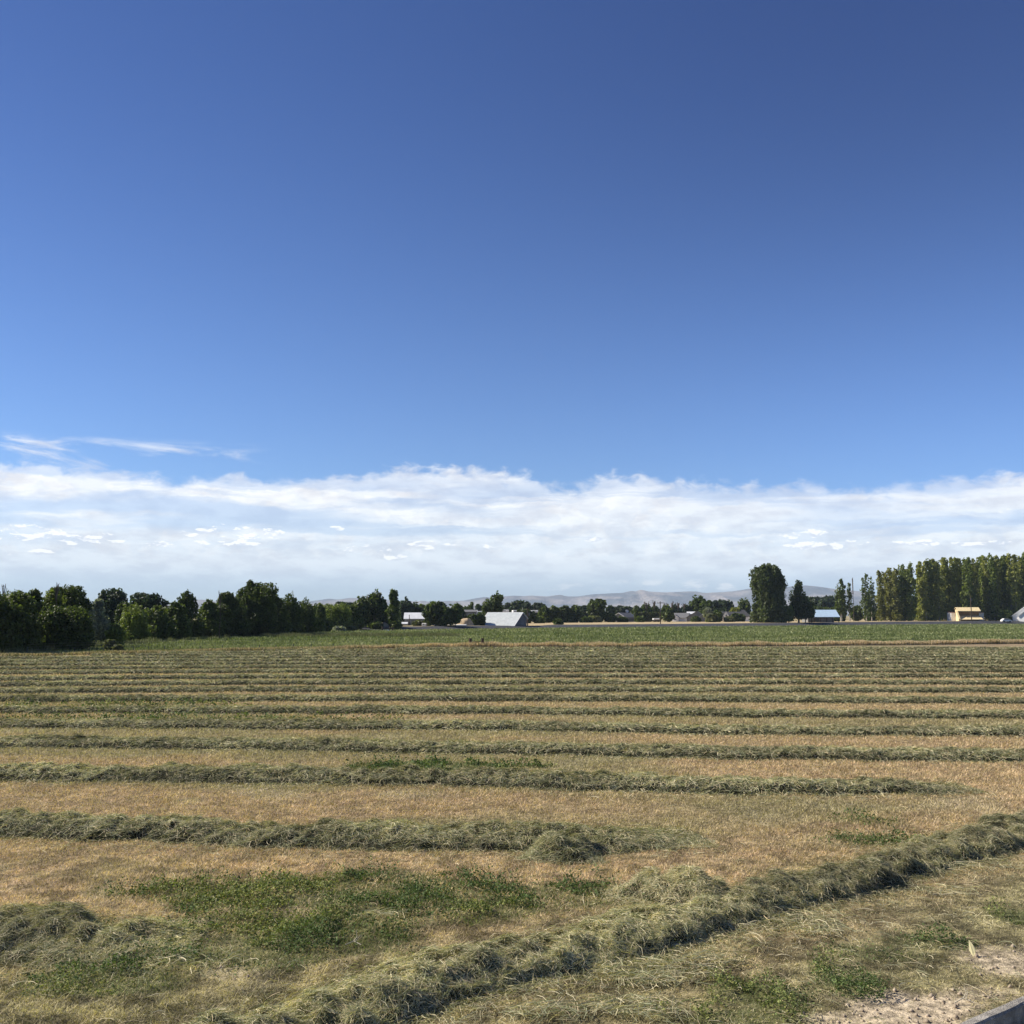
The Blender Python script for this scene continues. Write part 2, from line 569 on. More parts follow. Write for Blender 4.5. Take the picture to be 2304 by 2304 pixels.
# the mown hay field, fine mesh near the camera, reaching the fence line
xs_f = np.unique(np.concatenate([axis(9000, 260, 9), np.arange(-16, 16, .12)]))
def lo_f(x): return np.full(len(x), -150.0)
def mid_f(x): return np.full(len(x), 5.0)
def mid2_f(x): return np.full(len(x), 26.0)
g0 = strip('hay_field_behind_camera', lo_f, mid_f, 30, axis(9000, 120, 8), M_field, field_vcol)
g1 = strip('hay_field', mid_f, mid2_f, 220, xs_f, M_field, field_vcol, pw=1.3)
xs_m = axis(9000, 420, 8)
g2 = strip('hay_field', mid2_f, Bf, 160, xs_m, M_field, field_vcol)
g0.name = 'hay_field'


def green_col(X, Y):
    n = fbm(X * .03, Y * .09, 61, 4)[:, None]; n2 = fbm(X * .25, Y * .35, 62, 3)[:, None]
    a, b, c3 = np.array([.095, .13, .042]), np.array([.18, .20, .085]), np.array([.22, .19, .11])
    c = a * (1 - n) + b * n
    f = smooth(n2, .5, .75) * .6
    c = c * (1 - f) + b * 1.15 * f
    e = smooth(Y - Bf(X), 7, 1)[:, None]
    return c * (1 - e * .8) + c3 * e * .8


strip('green_field', Bf, Rf, 90, xs_m, M_green, green_col)
strip('road', Rf, lambda x: Rf(x) + ROADW, 12, xs_m, M_road)


def far_col(X, Y):
    t = Y - Rf(X) - ROADW
    n = fbm(X * .01, Y * .03, 71, 4)[:, None]
    tan = np.array([.46, .36, .21]); gold = np.array([.36, .29, .16]); gr = np.array([.12, .13, .06])
    c = tan * (1 - n * .4) + gold * n * .4
    b = smooth(t, 70, 110)[:, None] * .65
    c = c * (1 - b) + (gold * .5 + gr * .5) * b
    lf = smooth(X, 0, -20)[:, None] * .6
    return c * (1 - lf) + (gold * .35 + gr * .6) * lf


strip('far_ground', lambda x: Rf(x) + ROADW, lambda x: np.full(len(x), 10300.0), 130, axis(14000, 380, 8), M_far, far_col, pw=5)

# ------------------------------------------------------------------ mountains
prof = [(-1500, 1368), (0, 1362), (285, 1356), (380, 1362), (440, 1349), (460, 1349.5), (480, 1353), (560, 1358), (700, 1352.5), (740, 1347), (760, 1349), (790, 1345), (830, 1349),
        (860, 1348), (900, 1353), (940, 1353), (950, 1351), (965, 1354), (1000, 1352), (1040, 1352), (1060, 1348), (1090, 1343), (1110, 1346), (1130, 1342), (1160, 1340),
        (1180, 1341.5), (1195, 1340), (1230, 1342), (1262, 1338), (1275, 1342), (1300, 1342), (1335, 1337), (1365, 1335.5), (1400, 1334), (1420, 1329.5), (1430, 1330.5), (1443, 1326.5),
        (1460, 1331), (1500, 1333), (1550, 1330.5), (1565, 1331), (1585, 1334), (1630, 1332), (1660, 1329), (1692, 1323.5), (1750, 1322), (1812, 1317), (1840, 1319.5), (1870, 1324), (1890, 1326.5),
        (1930, 1330), (1975, 1340), (2050, 1350), (2304, 1356), (3800, 1366)]
MY = 9000.0
pa = np.array([[at_d(x, y, MY)[0], at_d(x, y, MY)[2]] for x, y in prof])
nx, ny = 900, 46
mx = np.linspace(pa[0, 0], pa[-1, 0], nx)
crest = np.interp(mx, pa[:, 0], pa[:, 1])
tt = np.linspace(0, 1, ny)
X = np.repeat(mx[None], ny, 0); T = np.repeat(tt[:, None], nx, 1)
Y = MY - 1500 * (1 - T) * 1.0 + 0 * X
ridg = 1 - np.abs(2 * fbm(X / 260 + T * 1.5 + fbm(X / 200, T * 2, 3, 3) * .8, T * 2.2, 90, 5) - 1)
sh = smooth(T, -.15, 1.0) * (T * .35 + .65)
Z = crest[None] * sh * (1 - np.minimum(1, (1 - T) * 2.2) * .75 * (1.0 - ridg) ** .8)
Z[0] = -2
Vm = np.stack([X.ravel(), Y.ravel(), Z.ravel()], 1)
Xb = np.repeat(mx[None], 6, 0); Tb = np.repeat(np.linspace(0, 1, 7)[1:, None], nx, 1)
Vb = np.stack([Xb.ravel(), (MY + 900 * Tb).ravel(), (crest[None] * (1 - Tb) - 2 * Tb).ravel()], 1)
i = np.arange(ny + 5)[:, None] * nx + np.arange(nx - 1)[None]
Fm = np.stack([i, i + 1, i + nx + 1, i + nx], -1).reshape(-1, 4)
n = fbm(np.concatenate([Vm, Vb])[:, 0] / 190, np.concatenate([Vm, Vb])[:, 2] / 38, 95, 5)[:, None]
cm = np.array([.29, .255, .24]) * (1 - smooth(n, .35, .65)) + np.array([.10, .11, .13]) * smooth(n, .35, .65)
o = link('mountains', npmesh('mountains', np.concatenate([Vm, Vb]), Fm, cm), soil_mat('mountain_rock', sc=.002, bump=.9, dist=25, speck=(.75, 1.25)), smooth_=True)
tag(o, 'low bare lilac mountain range along the horizon', kind='structure')

# ------------------------------------------------------------------ haze
hz = MB().box(-16500, 16500, -400, 10400, -4, 290).build('haze', None)
hm = bpy.data.materials.new('haze_air'); hm.use_nodes = True
hm.node_tree.nodes.clear(); q = G(hm.node_tree)
pv = q.n('ShaderNodeVolumePrincipled'); pv.inputs['Density'].default_value = 7.5e-5
pv.inputs['Color'].default_value = (.68, .84, 1.0, 1); pv.inputs['Anisotropy'].default_value = .0
oo = q.n('ShaderNodeOutputMaterial'); hm.node_tree.links.new(pv.outputs[0], oo.inputs['Volume'])
hz.data.materials.append(hm)
tag(hz, kind='stuff')


# ------------------------------------------------------------------ trees
def quads(C, N, U, S1, S2):
    """leaf-like rhombs: centre, normal, in-plane dir, half length, half width"""
    W = np.cross(N, U)
    a = C + U * S1[:, None]; b = C + W * S2[:, None]; c = C - U * S1[:, None]; d = C - W * S2[:, None]
    V = np.stack([a, b, c, d], 1).reshape(-1, 3)
    return V


def unit(v): return v / (np.linalg.norm(v, axis=1, keepdims=True) + 1e-9)


def crown_mesh(lobes, leaf, cover, c0, c1, r, holes=.0, yellow=0.0):
    Cs, Ns, cols = [], [], []
    ws = [l[3] ** 2 for l in lobes]; big = max(l[3] for l in lobes)
    zmax = max(l[2] + l[5] for l in lobes)
    small = []
    for li in r.choice(len(lobes), 34, p=np.array(ws) / sum(ws)):
        cx, cy, cz, rx, ry, rz = lobes[li]
        d = unit(r.normal(size=(1, 3)) + np.array([[0, 0, .3]]))[0]; q_ = max(big * .17, leaf * .9) * r.uniform(.7, 1.3)
        z_ = min(cz + d[2] * rz * 1.02, zmax - q_)
        small.append((cx + d[0] * rx * 1.02, cy + d[1] * ry * 1.02, max(z_, q_), q_, q_, q_ * 1.15))
    lobes = list(lobes) + small
    for (cx, cy, cz, rx, ry, rz) in lobes:
        area = 4 * math.pi * ((rx * ry + rx * rz + ry * rz) / 3)
        n = int(area * cover / (leaf * leaf * 1.6)) + 12
        d = unit(r.normal(size=(n, 3)))
        rr = .52 + .56 * r.random(n) ** .6
        # clumpy surface
        k = vn(d[:, 0] * 3 + cx * 3.1, d[:, 1] * 3 + d[:, 2] * 4 + cz * 2.3, int(r.integers(1000)))
        rr = rr * (.80 + .42 * k)
        keep = r.random(n) > holes * (1 - k) * 1.6
        d, rr, k = d[keep], rr[keep], k[keep]
        p = np.array([cx, cy, cz]) + d * np.array([rx, ry, rz]) * rr[:, None]
        nn = unit(d * .8 + r.normal(size=d.shape) * .75 + np.array([0, 0, .25]))
        Cs.append(p); Ns.append(nn)
        m = np.clip(k[:, None] * .7 + r.random((len(p), 1)) * .5 - .1 + r.normal() * .12, 0, 1)
        cols.append(np.array(c0) * (1 - m) + np.array(c1) * m)
    C = np.concatenate(Cs); N = np.concatenate(Ns); K = np.concatenate(cols)
    U = unit(np.cross(N, unit(r.normal(size=N.shape))))
    s = leaf * (.7 + .7 * r.random(len(C)))
    V = quads(C, N, U, s * .75, s * .5)
    Fc = np.arange(len(C) * 4).reshape(-1, 4)
    return npmesh('crown', V, Fc, np.repeat(K, 4, 0))


def lobes_for(kind, w, h, r, base=.12):
    """w = full width, h = total height; returns lobes relative to tree foot"""
    L = []
    b = h * base
    if kind == 'round':
        n = 20
        for i in range(n):
            t = (i + .5) / n
            zc = b + (h - b) * (.12 + .80 * t)
            rad = .5 * w * math.sqrt(max(.05, 1 - (2 * (t * .88 + .04) - .92) ** 2)) * .66
            a = i * 2.4 + r.random()
            q_ = w * .20 * (.8 + .5 * r.random())
            zc = min(zc, h - q_ * .92)
            L.append((rad * math.cos(a), rad * math.sin(a), zc, q_, q_, q_ * .9))
        L.append((0, 0, b + (h - b) * .5, w * .33, w * .33, (h - b) * .40))
    elif kind == 'ragged':      # uneven top with leading shoots
        n = 18
        for i in range(n):
            t = r.random() ** .8
            a = r.random() * 6.28
            rad = .5 * w * (1 - t ** 2.2 * .75) * .72 * r.random() ** .4
            q_ = w * (.13 + .09 * r.random()) * (1.1 - .4 * t)
            zc = b + (h - b) * (.12 + .76 * t)
            L.append((rad * math.cos(a), rad * math.sin(a), min(zc, h - q_), q_, q_, q_ * (.9 + .4 * r.random())))
        for i in range(6):
            a = r.random() * 6.28; rad = w * .30 * r.random()
            q_ = w * .055 * (.8 + .5 * r.random()); top = h * (.90 + .10 * r.random()) - rad * .5
            L.append((rad * math.cos(a), rad * math.sin(a), top - q_ * 2.2, q_, q_, q_ * 2.2))
        L.append((0, 0, b + (h - b) * .42, w * .36, w * .36, (h - b) * .38))
        L.append((0, 0, h - w * .16, w * .09, w * .09, w * .16))
    elif kind == 'poplar':
        n = 13
        for i in range(n):
            t = i / (n - 1)
            zc = b + (h - b) * (.05 + .88 * t)
            wd = w * (.5 * (1 - .50 * t ** 2.2)) * (.65 + .55 * r.random())
            a = r.random() * 6.28; off = w * .20 * r.random()
            L.append((off * math.cos(a), off * math.sin(a), zc, wd * .7, wd * .7, (h - b) / n * (.9 + .5 * r.random())))
        L.append((w * .04, 0, h - h * .035, w * .10, w * .10, h * .035))
    elif kind == 'upright':     # many ascending plumes
        n = 12
        for i in range(n):
            a = i * 2.4; rad = .5 * w * (.15 + .65 * math.sqrt(i / n))
            top = h * (1 - .38 * (rad / (.5 * w)) ** 2) * (.93 + .08 * r.random())
            if i == 0: top = h
            ln = (top - b) * .34
            L.append((rad * math.cos(a), rad * math.sin(a), top - ln, w * .13, w * .13, ln))
        for i in range(10):
            a = r.random() * 6.28; rad = .36 * w * r.random() ** .5; q_ = w * .17
            L.append((rad * math.cos(a), rad * math.sin(a), b + (h - b) * (.1 + .5 * r.random()), q_, q_, q_))
    elif kind == 'conifer':
        n = 11
        for i in range(n):
            t = i / (n - 1); wd = w * .5 * (1 - .88 * t) * (.85 + .3 * r.random())
            L.append((w * .04 * r.normal(), w * .04 * r.normal(), b + (h - b) * (.06 + .88 * t), wd, wd, (h - b) / n * .95))
    elif kind == 'column':
        L = [(0, 0, b + (h - b) * .40, w * .46, w * .46, (h - b) * .40), (0, 0, h - h * .28, w * .34, w * .34, h * .28)]
    else:                       # bush
        n = 8
        for i in range(n):
            a = i * 2.4; rad = .30 * w * math.sqrt(i / n); q_ = w * .24 * (.8 + .4 * r.random())
            zc = h * (.35 + .30 * r.random())
            rz = min(zc, h - zc)
            L.append((rad * math.cos(a), rad * math.sin(a), zc, q_, q_, rz))
    return L


DARK = ((.020, .032, .009), (.090, .122, .028))
MID = ((.028, .044, .011), (.115, .150, .034))
LIGHT = ((.050, .075, .016), (.19, .23, .050))
OLIVE = ((.055, .065, .035), (.17, .18, .085))
SILV = ((.10, .115, .09), (.28, .30, .24))
BLUE = ((.020, .032, .020), (.055, .080, .045))
YEL = ((.12, .14, .03), (.30, .30, .07))
tree_count = 0


def tree(name, label, xc, ytop, Y, wpx, kind, pal, leaf=None, skirt=0, cover=2.3, cat='tree', group=None, base=.12, holes=.1, bark=None, foot=None, trunk=True, limbs=True, dX=0.0):
    """xc centre, ytop crown top and wpx width as measured in the photograph; Y metres away"""
    global tree_count
    tree_count += 1
    r = np.random.default_rng(1000 + tree_count)
    X0 = XD(xc, Y) + dX
    z0 = z1(X0, Y)
    h = ZD(ytop, Y) - z0
    w = wpx * Y / F
    leaf = leaf or max(.16, Y * .0021)
    t = thing(name, label, cat, (X0, Y, z0), 0, group)
    L = lobes_for(kind, w, h, r, base)
    for j in range(skirt):
        a = j * 6.283 / skirt + r.random(); q_ = w * .20 * (.8 + .5 * r.random()); rz_ = min(h * .2, q_ * 1.2)
        L.append((w * .34 * math.cos(a), w * .34 * math.sin(a), rz_ * .8 + h * .12 * r.random(), q_, q_, rz_))
    if kind != 'bush' and trunk:
        mb = MB()
        tr = max(.035 * h * .55, .08) if kind != 'column' else .08
        if kind == 'poplar': tr = h * .014
        pts = [(0, 0, -.3), (w * .01, 0, h * .2), (-w * .015, .02, h * .5), (w * .01, 0, h * .82)]
        mb.tube(pts, [tr * 1.25, tr, tr * .65, tr * .2], 8)
        if limbs:
            for (cx, cy, cz, rx, ry, rz) in L[:10:2]:
                zs = max(h * .15, cz - abs(cx) - abs(cy) - h * .12)
                mb.tube([(0, 0, zs), (cx * .5, cy * .5, (zs + cz) / 2), (cx * .95, cy * .95, cz)], [tr * .5, tr * .3, tr * .1], 5)
        mb.build('trunk', bark or M_bark, t)
    me = crown_mesh(L, leaf, cover, pal[0], pal[1], r, holes)
    link('crown', me, M_leaf, t)
    return t


LM = 'broadleaf trees crowding the left edge of the field'
left = [  # x, ytop, ybase, w, kind, palette, label
    (-35, 1330, 1474, 110, 'round', DARK, 'dark broadleaf tree cut by the left frame edge'),
    (30, 1329, 1470, 85, 'round', MID, 'leafy tree with bare twigs on top beside the left frame edge'),
    (78, 1326, 1466, 75, 'ragged', MID, 'mid green broadleaf tree second in from the left edge'),
    (118, 1323, 1463, 70, 'ragged', LIGHT, 'yellowish green broadleaf tree in the left clump under dead twigs'),
    (158, 1316, 1458, 75, 'round', DARK, 'tallest dark tree of the left corner clump'),
    (14, 1362, 1472, 95, 'round', DARK, 'low dark tree in front at the left frame corner'),
    (140, 1366, 1466, 100, 'round', DARK, 'low black shaded tree in front of the left corner clump'),
    (300, 1358, 1446, 55, 'upright', LIGHT, 'light green upright bushy tree right of the silvery tree'),
    (350, 1362, 1443, 70, 'ragged', MID, 'low green tree left of the narrow gappy tree'),
    (392, 1352, 1441, 60, 'ragged', MID, 'green tree filling in under the narrow gappy tree'),
    (421, 1328, 1438, 58, 'ragged', DARK, 'narrow dark gappy tree with split top above the left tree line'),
    (470, 1349, 1436, 60, 'ragged', MID, 'green tree left of the tallest one, beside a dead snag'),
    (512, 1332, 1435, 75, 'ragged', DARK, 'dark tree leaning against the left of the tallest tree'),
    (562, 1306, 1433, 85, 'ragged', DARK, 'tallest tree of the long left tree line with forked top'),
    (590, 1311, 1433, 60, 'round', DARK, 'rounded crown just right of the tallest left tree'),
    (620, 1338, 1431, 55, 'ragged', DARK, 'dark tree just right of the tallest pair'),
    (650, 1333, 1429, 50, 'upright', DARK, 'dark tree with pointed leader right of the tallest pair'),
    (683, 1347, 1427, 48, 'upright', DARK, 'dark spiky tree with several leaders in the left tree line'),
    (715, 1358, 1424, 50, 'ragged', MID, 'lower mid green tree where the left tree line steps down'),
    (755, 1359, 1421, 55, 'round', LIGHT, 'bright green rounded tree near the end of the left tree line'),
    (790, 1362, 1419, 50, 'ragged', MID, 'green tree at the right end of the left tree line'),
    (826, 1360, 1417, 48, 'ragged', MID, 'dark green tree closing the left tree line by the gate'),
]
for (x, yt, yb, w, kd, pal, lb) in left:
    Yd = at(x, yb)[1] + 2
    tree('broadleaf_tree', lb, x, yt, Yd, w * 1.22, kd, pal, skirt=9, group=LM, base=.02, cover=2.4, holes=.28, leaf=.15 if Yd < 130 else .22)
tree('olive_tree', 'silvery grey-green tree between the left clump and the light green tree', 218, 1346, at(218, 1452)[1] + 2, 66, 'ragged', SILV, base=.02, leaf=.16, holes=.05)
tree('olive_tree', 'second silvery tree tucked against the dark left clump', 195, 1346, at(195, 1455)[1] + 4, 48, 'ragged', SILV, base=.02, leaf=.16, holes=.05)
tree('round_tree', 'round dark tree standing alone behind the silvery tree', 253, 1325, 165, 64, 'round', BLUE, base=.2, leaf=.30)
tree('round_tree', 'small dark upright tree right under the round dark one', 276, 1352, 150, 30, 'round', DARK, base=.1, leaf=.28)
tree('round_tree', 'broad domed tree behind the light green upright tree', 331, 1334, 160, 78, 'round', BLUE, base=.15, leaf=.30)

mids = [
    (815, 1355, 240, 40, 'round', BLUE, 'round treetop behind the right end of the left tree line'),
    (775, 1354, 250, 50, 'round', BLUE, 'low rounded treetop behind the bright green tree'),
    (842, 1327, 232, 52, 'upright', DARK, 'tall dark multi-stemmed tree left of the pale spire tree'),
    (812, 1340, 228, 42, 'upright', MID, 'green tree leaning on the left of the multi-stemmed one'),
    (862, 1352, 240, 28, 'ragged', DARK, 'dark filler tree between the multi-stemmed tree and the spire'),
    (884, 1327, 226, 34, 'poplar', MID, 'tall slim spire-shaped tree behind the field gate'),
    (910, 1345, 300, 44, 'upright', BLUE, 'dark spiky conifers left of the white-roofed shed'),
    (931, 1354, 305, 40, 'upright', BLUE, 'dark low conifers just above the white-roofed shed'),
    (946, 1361, 330, 30, 'round', MID, 'far round treetop above the shed roof'),
    (980, 1354, 246, 46, 'round', DARK, 'dense dark round tree right of the white-roofed shed'),
    (1000, 1365, 244, 30, 'round', DARK, 'low dark tree hugging the right of the dense round tree'),
    (1024, 1357, 246, 34, 'upright', MID, 'green cone-like tree over the long white trailer roof'),
    (1038, 1364, 330, 24, 'conifer', BLUE, 'slim conifer behind the grey house'),
    (1061, 1355, 380, 20, 'conifer', MID, 'pointed far tree between two low houses'),
    (1047, 1366, 400, 40, 'round', DARK, 'low far hedge tree left of the pointed one'),
    (1077, 1361, 370, 16, 'ragged', BLUE, 'small ragged far tree left of the twin pines'),
    (1063, 1384, 262, 22, 'round', DARK, 'dark shrubby tree right of the tan dirt mound'),
    (1080, 1380, 262, 20, 'upright', DARK, 'little upright tree left of the silver barn'),
    (1096, 1346, 292, 22, 'upright', DARK, 'shorter of the twin pines behind the silver barn'),
    (1117, 1331, 295, 32, 'upright', DARK, 'taller of the twin pines behind the silver barn'),
    (1090, 1364, 380, 26, 'round', BLUE, 'far treetop showing left of the twin pines'),
    (1145, 1357, 430, 30, 'round', BLUE, 'far dome treetop over the silver barn ridge'),
    (1166, 1352, 420, 36, 'round', BLUE, 'taller far treetop above the silver barn gable'),
    (1186, 1354, 410, 30, 'ragged', BLUE, 'far treetop left of the utility pole behind the barn'),
    (1180, 1372, 330, 36, 'round', DARK, 'dark tree right behind the silver barn gable'),
    (1211, 1357, 420, 34, 'round', BLUE, 'round far treetop right of the barn utility pole'),
    (1225, 1366, 350, 36, 'ragged', DARK, 'left end tree of the dark hedge on the tan field'),
    (1246, 1363, 352, 36, 'ragged', DARK, 'second tree of the dark hedge on the tan field'),
    (1270, 1361, 354, 36, 'ragged', DARK, 'highest tree of the dark hedge on the tan field'),
    (1293, 1363, 356, 34, 'ragged', DARK, 'right end tree of the dark hedge on the tan field'),
    (1315, 1364, 420, 30, 'round', BLUE, 'low far tree between hedge and the lone round tree'),
    (1345, 1348, 370, 38, 'round', DARK, 'lone tall oval tree standing mid field with hills behind'),
    (1375, 1364, 430, 26, 'ragged', BLUE, 'far hedge tree right of the lone oval tree'),
    (1394, 1364, 440, 26, 'round', BLUE, 'far hedge tree above the grey gabled house'),
    (1412, 1366, 440, 26, 'round', BLUE, 'far hedge tree beside the white dish'),
    (1374, 1383, 372, 26, 'bush', DARK, 'dark shrub left of the grey gabled house'),
    (1432, 1364, 425, 30, 'ragged', DARK, 'dark tree behind the left of the arborvitae row'),
    (1452, 1362, 428, 30, 'ragged', DARK, 'dark tree behind the middle of the arborvitae row'),
    (1474, 1364, 430, 30, 'ragged', DARK, 'dark tree behind the right of the arborvitae row'),
    (1501, 1364, 372, 34, 'ragged', MID, 'olive tree right of the crossarm utility pole'),
    (1520, 1362, 430, 32, 'ragged', BLUE, 'dark tree behind the left wing of the white gabled house'),
    (1542, 1361, 440, 30, 'ragged', BLUE, 'dark tree behind the roof of the white gabled house'),
    (1572, 1338, 440, 44, 'upright', DARK, 'big bushy cottonwood behind the white gabled house'),
    (1590, 1352, 430, 30, 'round', DARK, 'dark right shoulder tree beside the big bushy cottonwood'),
    (1593, 1366, 372, 16, 'upright', SILV, 'thin grey tree in front of the bushy cottonwood'),
    (1600, 1383, 360, 24, 'bush', OLIVE, 'greyish shrub in front of the slate roofed wing'),
    (1620, 1351, 450, 28, 'round', BLUE, 'smaller domed tree between cottonwood and steep-gabled house'),
    (1637, 1348, 448, 34, 'upright', BLUE, 'rounded tree behind the steep-gabled house'),
    (1610, 1380, 372, 20, 'round', LIGHT, 'light green small tree left of the steep-gabled house'),
    (1616, 1376, 374, 16, 'round', DARK, 'dark small tree touching the steep gable'),
    (1652, 1369, 430, 18, 'round', YEL, 'yellow-green tree behind the dark hip roof'),
    (1675, 1345, 450, 32, 'upright', MID, 'tree above the dark hip roof left of the giant cottonwood'),
    (1656, 1382, 392, 12, 'round', DARK, 'small dark yard tree before the hip-roofed house, left one'),
    (1667, 1384, 392, 10, 'round', DARK, 'small dark yard tree before the hip-roofed house, right one'),
    (1848, 1344, 520, 60, 'round', BLUE, 'far wooded mass behind the pale blue roof'),
    (1820, 1344, 525, 50, 'round', BLUE, 'far wooded mass left of the pale blue roof ridge'),
    (1880, 1342, 530, 50, 'round', BLUE, 'far wooded mass at the foot of the thin poplars'),
    (1838, 1366, 400, 40, 'round', DARK, 'low dark tree behind the pale blue roof'),
    (1868, 1368, 398, 34, 'round', MID, 'mid green tree behind the right end of the pale blue roof'),
    (1890, 1360, 392, 36, 'ragged', MID, 'bushy understorey tree below the first thin poplar'),
    (1925, 1364, 410, 34, 'ragged', DARK, 'dark understorey tree between the two thin poplars'),
    (1960, 1368, 412, 34, 'ragged', DARK, 'dark understorey tree right of the second thin poplar'),
    (2262, 1375, 398, 26, 'round', LIGHT, 'light green bush-like tree left of the white gabled end house'),
    (988, 1399, 247, 11, 'bush', YEL, 'yellow-green shrub in a pale planter'),
    (1440, 1389, 370, 12, 'bush', MID, 'small green shrub right of the grey gabled house'),
    (1256, 1401, 278, 16, 'bush', DARK, 'low dark shrub on the tan field edge'),
    (1213, 1389, 330, 22, 'bush', LIGHT, 'light green mound of brush left of the dark hedge'),
    (1340, 1388, 365, 30, 'bush', OLIVE, 'olive brush around the foot of the lone oval tree'),
    (1318, 1391, 352, 22, 'bush', DARK, 'dark brush between the hedge and the lone oval tree'),
    (1402, 1391, 372, 20, 'bush', DARK, 'dark shrub before the grey gabled house'),
    (1566, 1391, 380, 14, 'bush', MID, 'rounded shrub before the slate roofed wing'),
    (1640, 1390, 372, 20, 'bush', OLIVE, 'olive brush before the steep-gabled house'),
    (960, 1401, 250, 14, 'bush', OLIVE, 'grey brush before the white-roofed shed'),
    (938, 1400, 250, 18, 'bush', OLIVE, 'weedy brush along the shed wall'),
    (890, 1403, 236, 30, 'bush', MID, 'brush at the foot of the spire-shaped tree'),
    (848, 1400, 226, 34, 'bush', MID, 'brush at the foot of the multi-stemmed tree'),
    (765, 1411, 205, 30, 'bush', SILV, 'pale sage brush under the bright green tree'),
    (790, 1412, 208, 24, 'bush', OLIVE, 'olive sage brush near the end of the left tree line'),
    (250, 1441, 92, 22, 'bush', OLIVE, 'grey-green weedy bush at the field edge right of the left clump'),
    (268, 1452, 90, 16, 'bush', OLIVE, 'small weedy bush on the fence line'),
    (262, 1405, 104, 40, 'bush', LIGHT, 'light green bush right of the silvery tree'),
]
for (x, yt, Yd, w, kd, pal, lb) in mids:
    nm = {'bush': 'bush', 'conifer': 'conifer_tree', 'poplar': 'poplar_tree'}.get(kd, 'broadleaf_tree')
    tree(nm, lb, x, yt, Yd, w, kd, pal, cat='bush' if kd == 'bush' else 'tree', base=.03 if kd != 'bush' else .0, cover=2.4, holes=.1, limbs=(Yd < 300))

# the giant cottonwood and its ragged neighbour
BY_ = 335.0
t = tree('cottonwood_tree', 'giant dense oval cottonwood, biggest crown on the skyline', 1732, 1267, BY_, 86, 'round', MID, leaf=.55, base=.03, holes=.05, cover=2.6)
for ch in [c for c in t.children if c.name.startswith('crown')]:
    bpy.data.objects.remove(ch)
r = np.random.default_rng(55)
h = ZD(1267, BY_) - t.location.z; k = BY_ / F
prf = [(0, 62, 4), (.09, 80, 0), (.20, 74, 1), (.32, 68, 2), (.45, 68, 2), (.56, 78, -1), (.65, 84, -3), (.73, 76, -3), (.80, 58, -2), (.86, 34, -2)]
L = []
for (tz, wd, off) in prf:
    R0 = wd * k * .5
    for j in range(8):
        a = j * .785 + r.random(); q_ = R0 * (.22 + .20 * r.random())
        rad = (R0 - q_) * r.uniform(.78, 1.12)
        zc = min(h * (tz + .05 + r.normal() * .02), h - q_ * 1.1)
        L.append((rad * math.cos(a) + off * k, rad * math.sin(a), max(zc, q_ * .8), q_, q_, q_ * 1.25))
for j in range(16):
    a = r.random() * 6.28; rad = 30 * k * r.random() ** .6
    L.append((rad * math.cos(a) - 2 * k, rad * math.sin(a), h - 1.5 - rad * rad * .16 - r.random() * .5, .6, .6, 1.5))
for j in range(26):
    a = r.random() * 6.28; zc = h * r.uniform(.12, .88); R0 = np.interp(zc / h, [p_[0] for p_ in prf], [p_[1] for p_ in prf]) * k * .5
    L.append((R0 * math.cos(a) * 1.02, R0 * math.sin(a), zc, .55, .55, 1.5))
L.append((0, 0, h * .45, 24 * k, 24 * k, h * .40))
link('crown', crown_mesh(L, .55, 2.2, MID[0], (.10, .125, .04), r, .06), M_leaf, t)
tree('broadleaf_tree', 'ragged dark tree beside the giant cottonwood, over the blue roof', 1797, 1305, 338, 56, 'ragged', DARK, leaf=.5, base=.03, holes=.3, cover=2.0)
tree('broadleaf_tree', 'low dark tree spreading over the left end of the pale blue roof', 1812, 1352, 336, 44, 'round', DARK, leaf=.45, base=.2, holes=.1)
tree('broadleaf_tree', 'light green low tree between the giant cottonwood and its neighbour', 1774, 1362, 333, 24, 'round', LIGHT, leaf=.4, base=.05)

# thin poplars and the dense poplar row on the right
PG = 'poplars of the tall dense row on the right'
YP = ((.075, .082, .020), (.24, .24, .065))
tree('poplar_tree', 'thin poplar with pale trunk, first right of the blue roof', 1893, 1301, 385, 26, 'upright', MID, leaf=.5, holes=.45, cover=1.7, bark=M_palebark, base=.05)
tree('poplar_tree', 'leaning thin poplar with bare pale stem beside the first one', 1912, 1312, 386, 16, 'poplar', MID, leaf=.5, holes=.75, cover=1.0, bark=M_palebark, base=.25)
tree('poplar_tree', 'sparse poplar standing alone with sky through it', 1950, 1294, 392, 32, 'poplar', MID, leaf=.5, holes=.6, cover=1.6, bark=M_palebark, base=.05)
tree('poplar_tree', 'sparse poplar leaning right beside the lone one', 1962, 1300, 394, 24, 'poplar', MID, leaf=.5, holes=.7, cover=1.3, bark=M_palebark, base=.15)
tree('poplar_tree', 'yellow-green poplar at the left tip of the tall row', 1981, 1284, 400, 26, 'poplar', YP, leaf=.5, holes=.3, cover=2.0, bark=M_palebark, base=.03)
tree('poplar_tree', 'yellow-green poplar, second in the front group', 2003, 1279, 402, 34, 'poplar', YP, leaf=.5, holes=.3, cover=2.0, bark=M_palebark, base=.03)
tree('poplar_tree', 'yellow-green poplar, third in the front group', 2018, 1280, 398, 34, 'poplar', YP, leaf=.5, holes=.3, cover=2.0, bark=M_palebark, base=.03)
tree('poplar_tree', 'yellowish poplar, fourth in the front group', 2034, 1271, 402, 38, 'poplar', LIGHT, leaf=.5, holes=.25, cover=2.2, bark=M_palebark, base=.03)
tree('poplar_tree', 'poplar left of the slit of sky in the row', 2050, 1269, 400, 34, 'poplar', LIGHT, leaf=.5, holes=.25, cover=2.2, bark=M_palebark, base=.03)
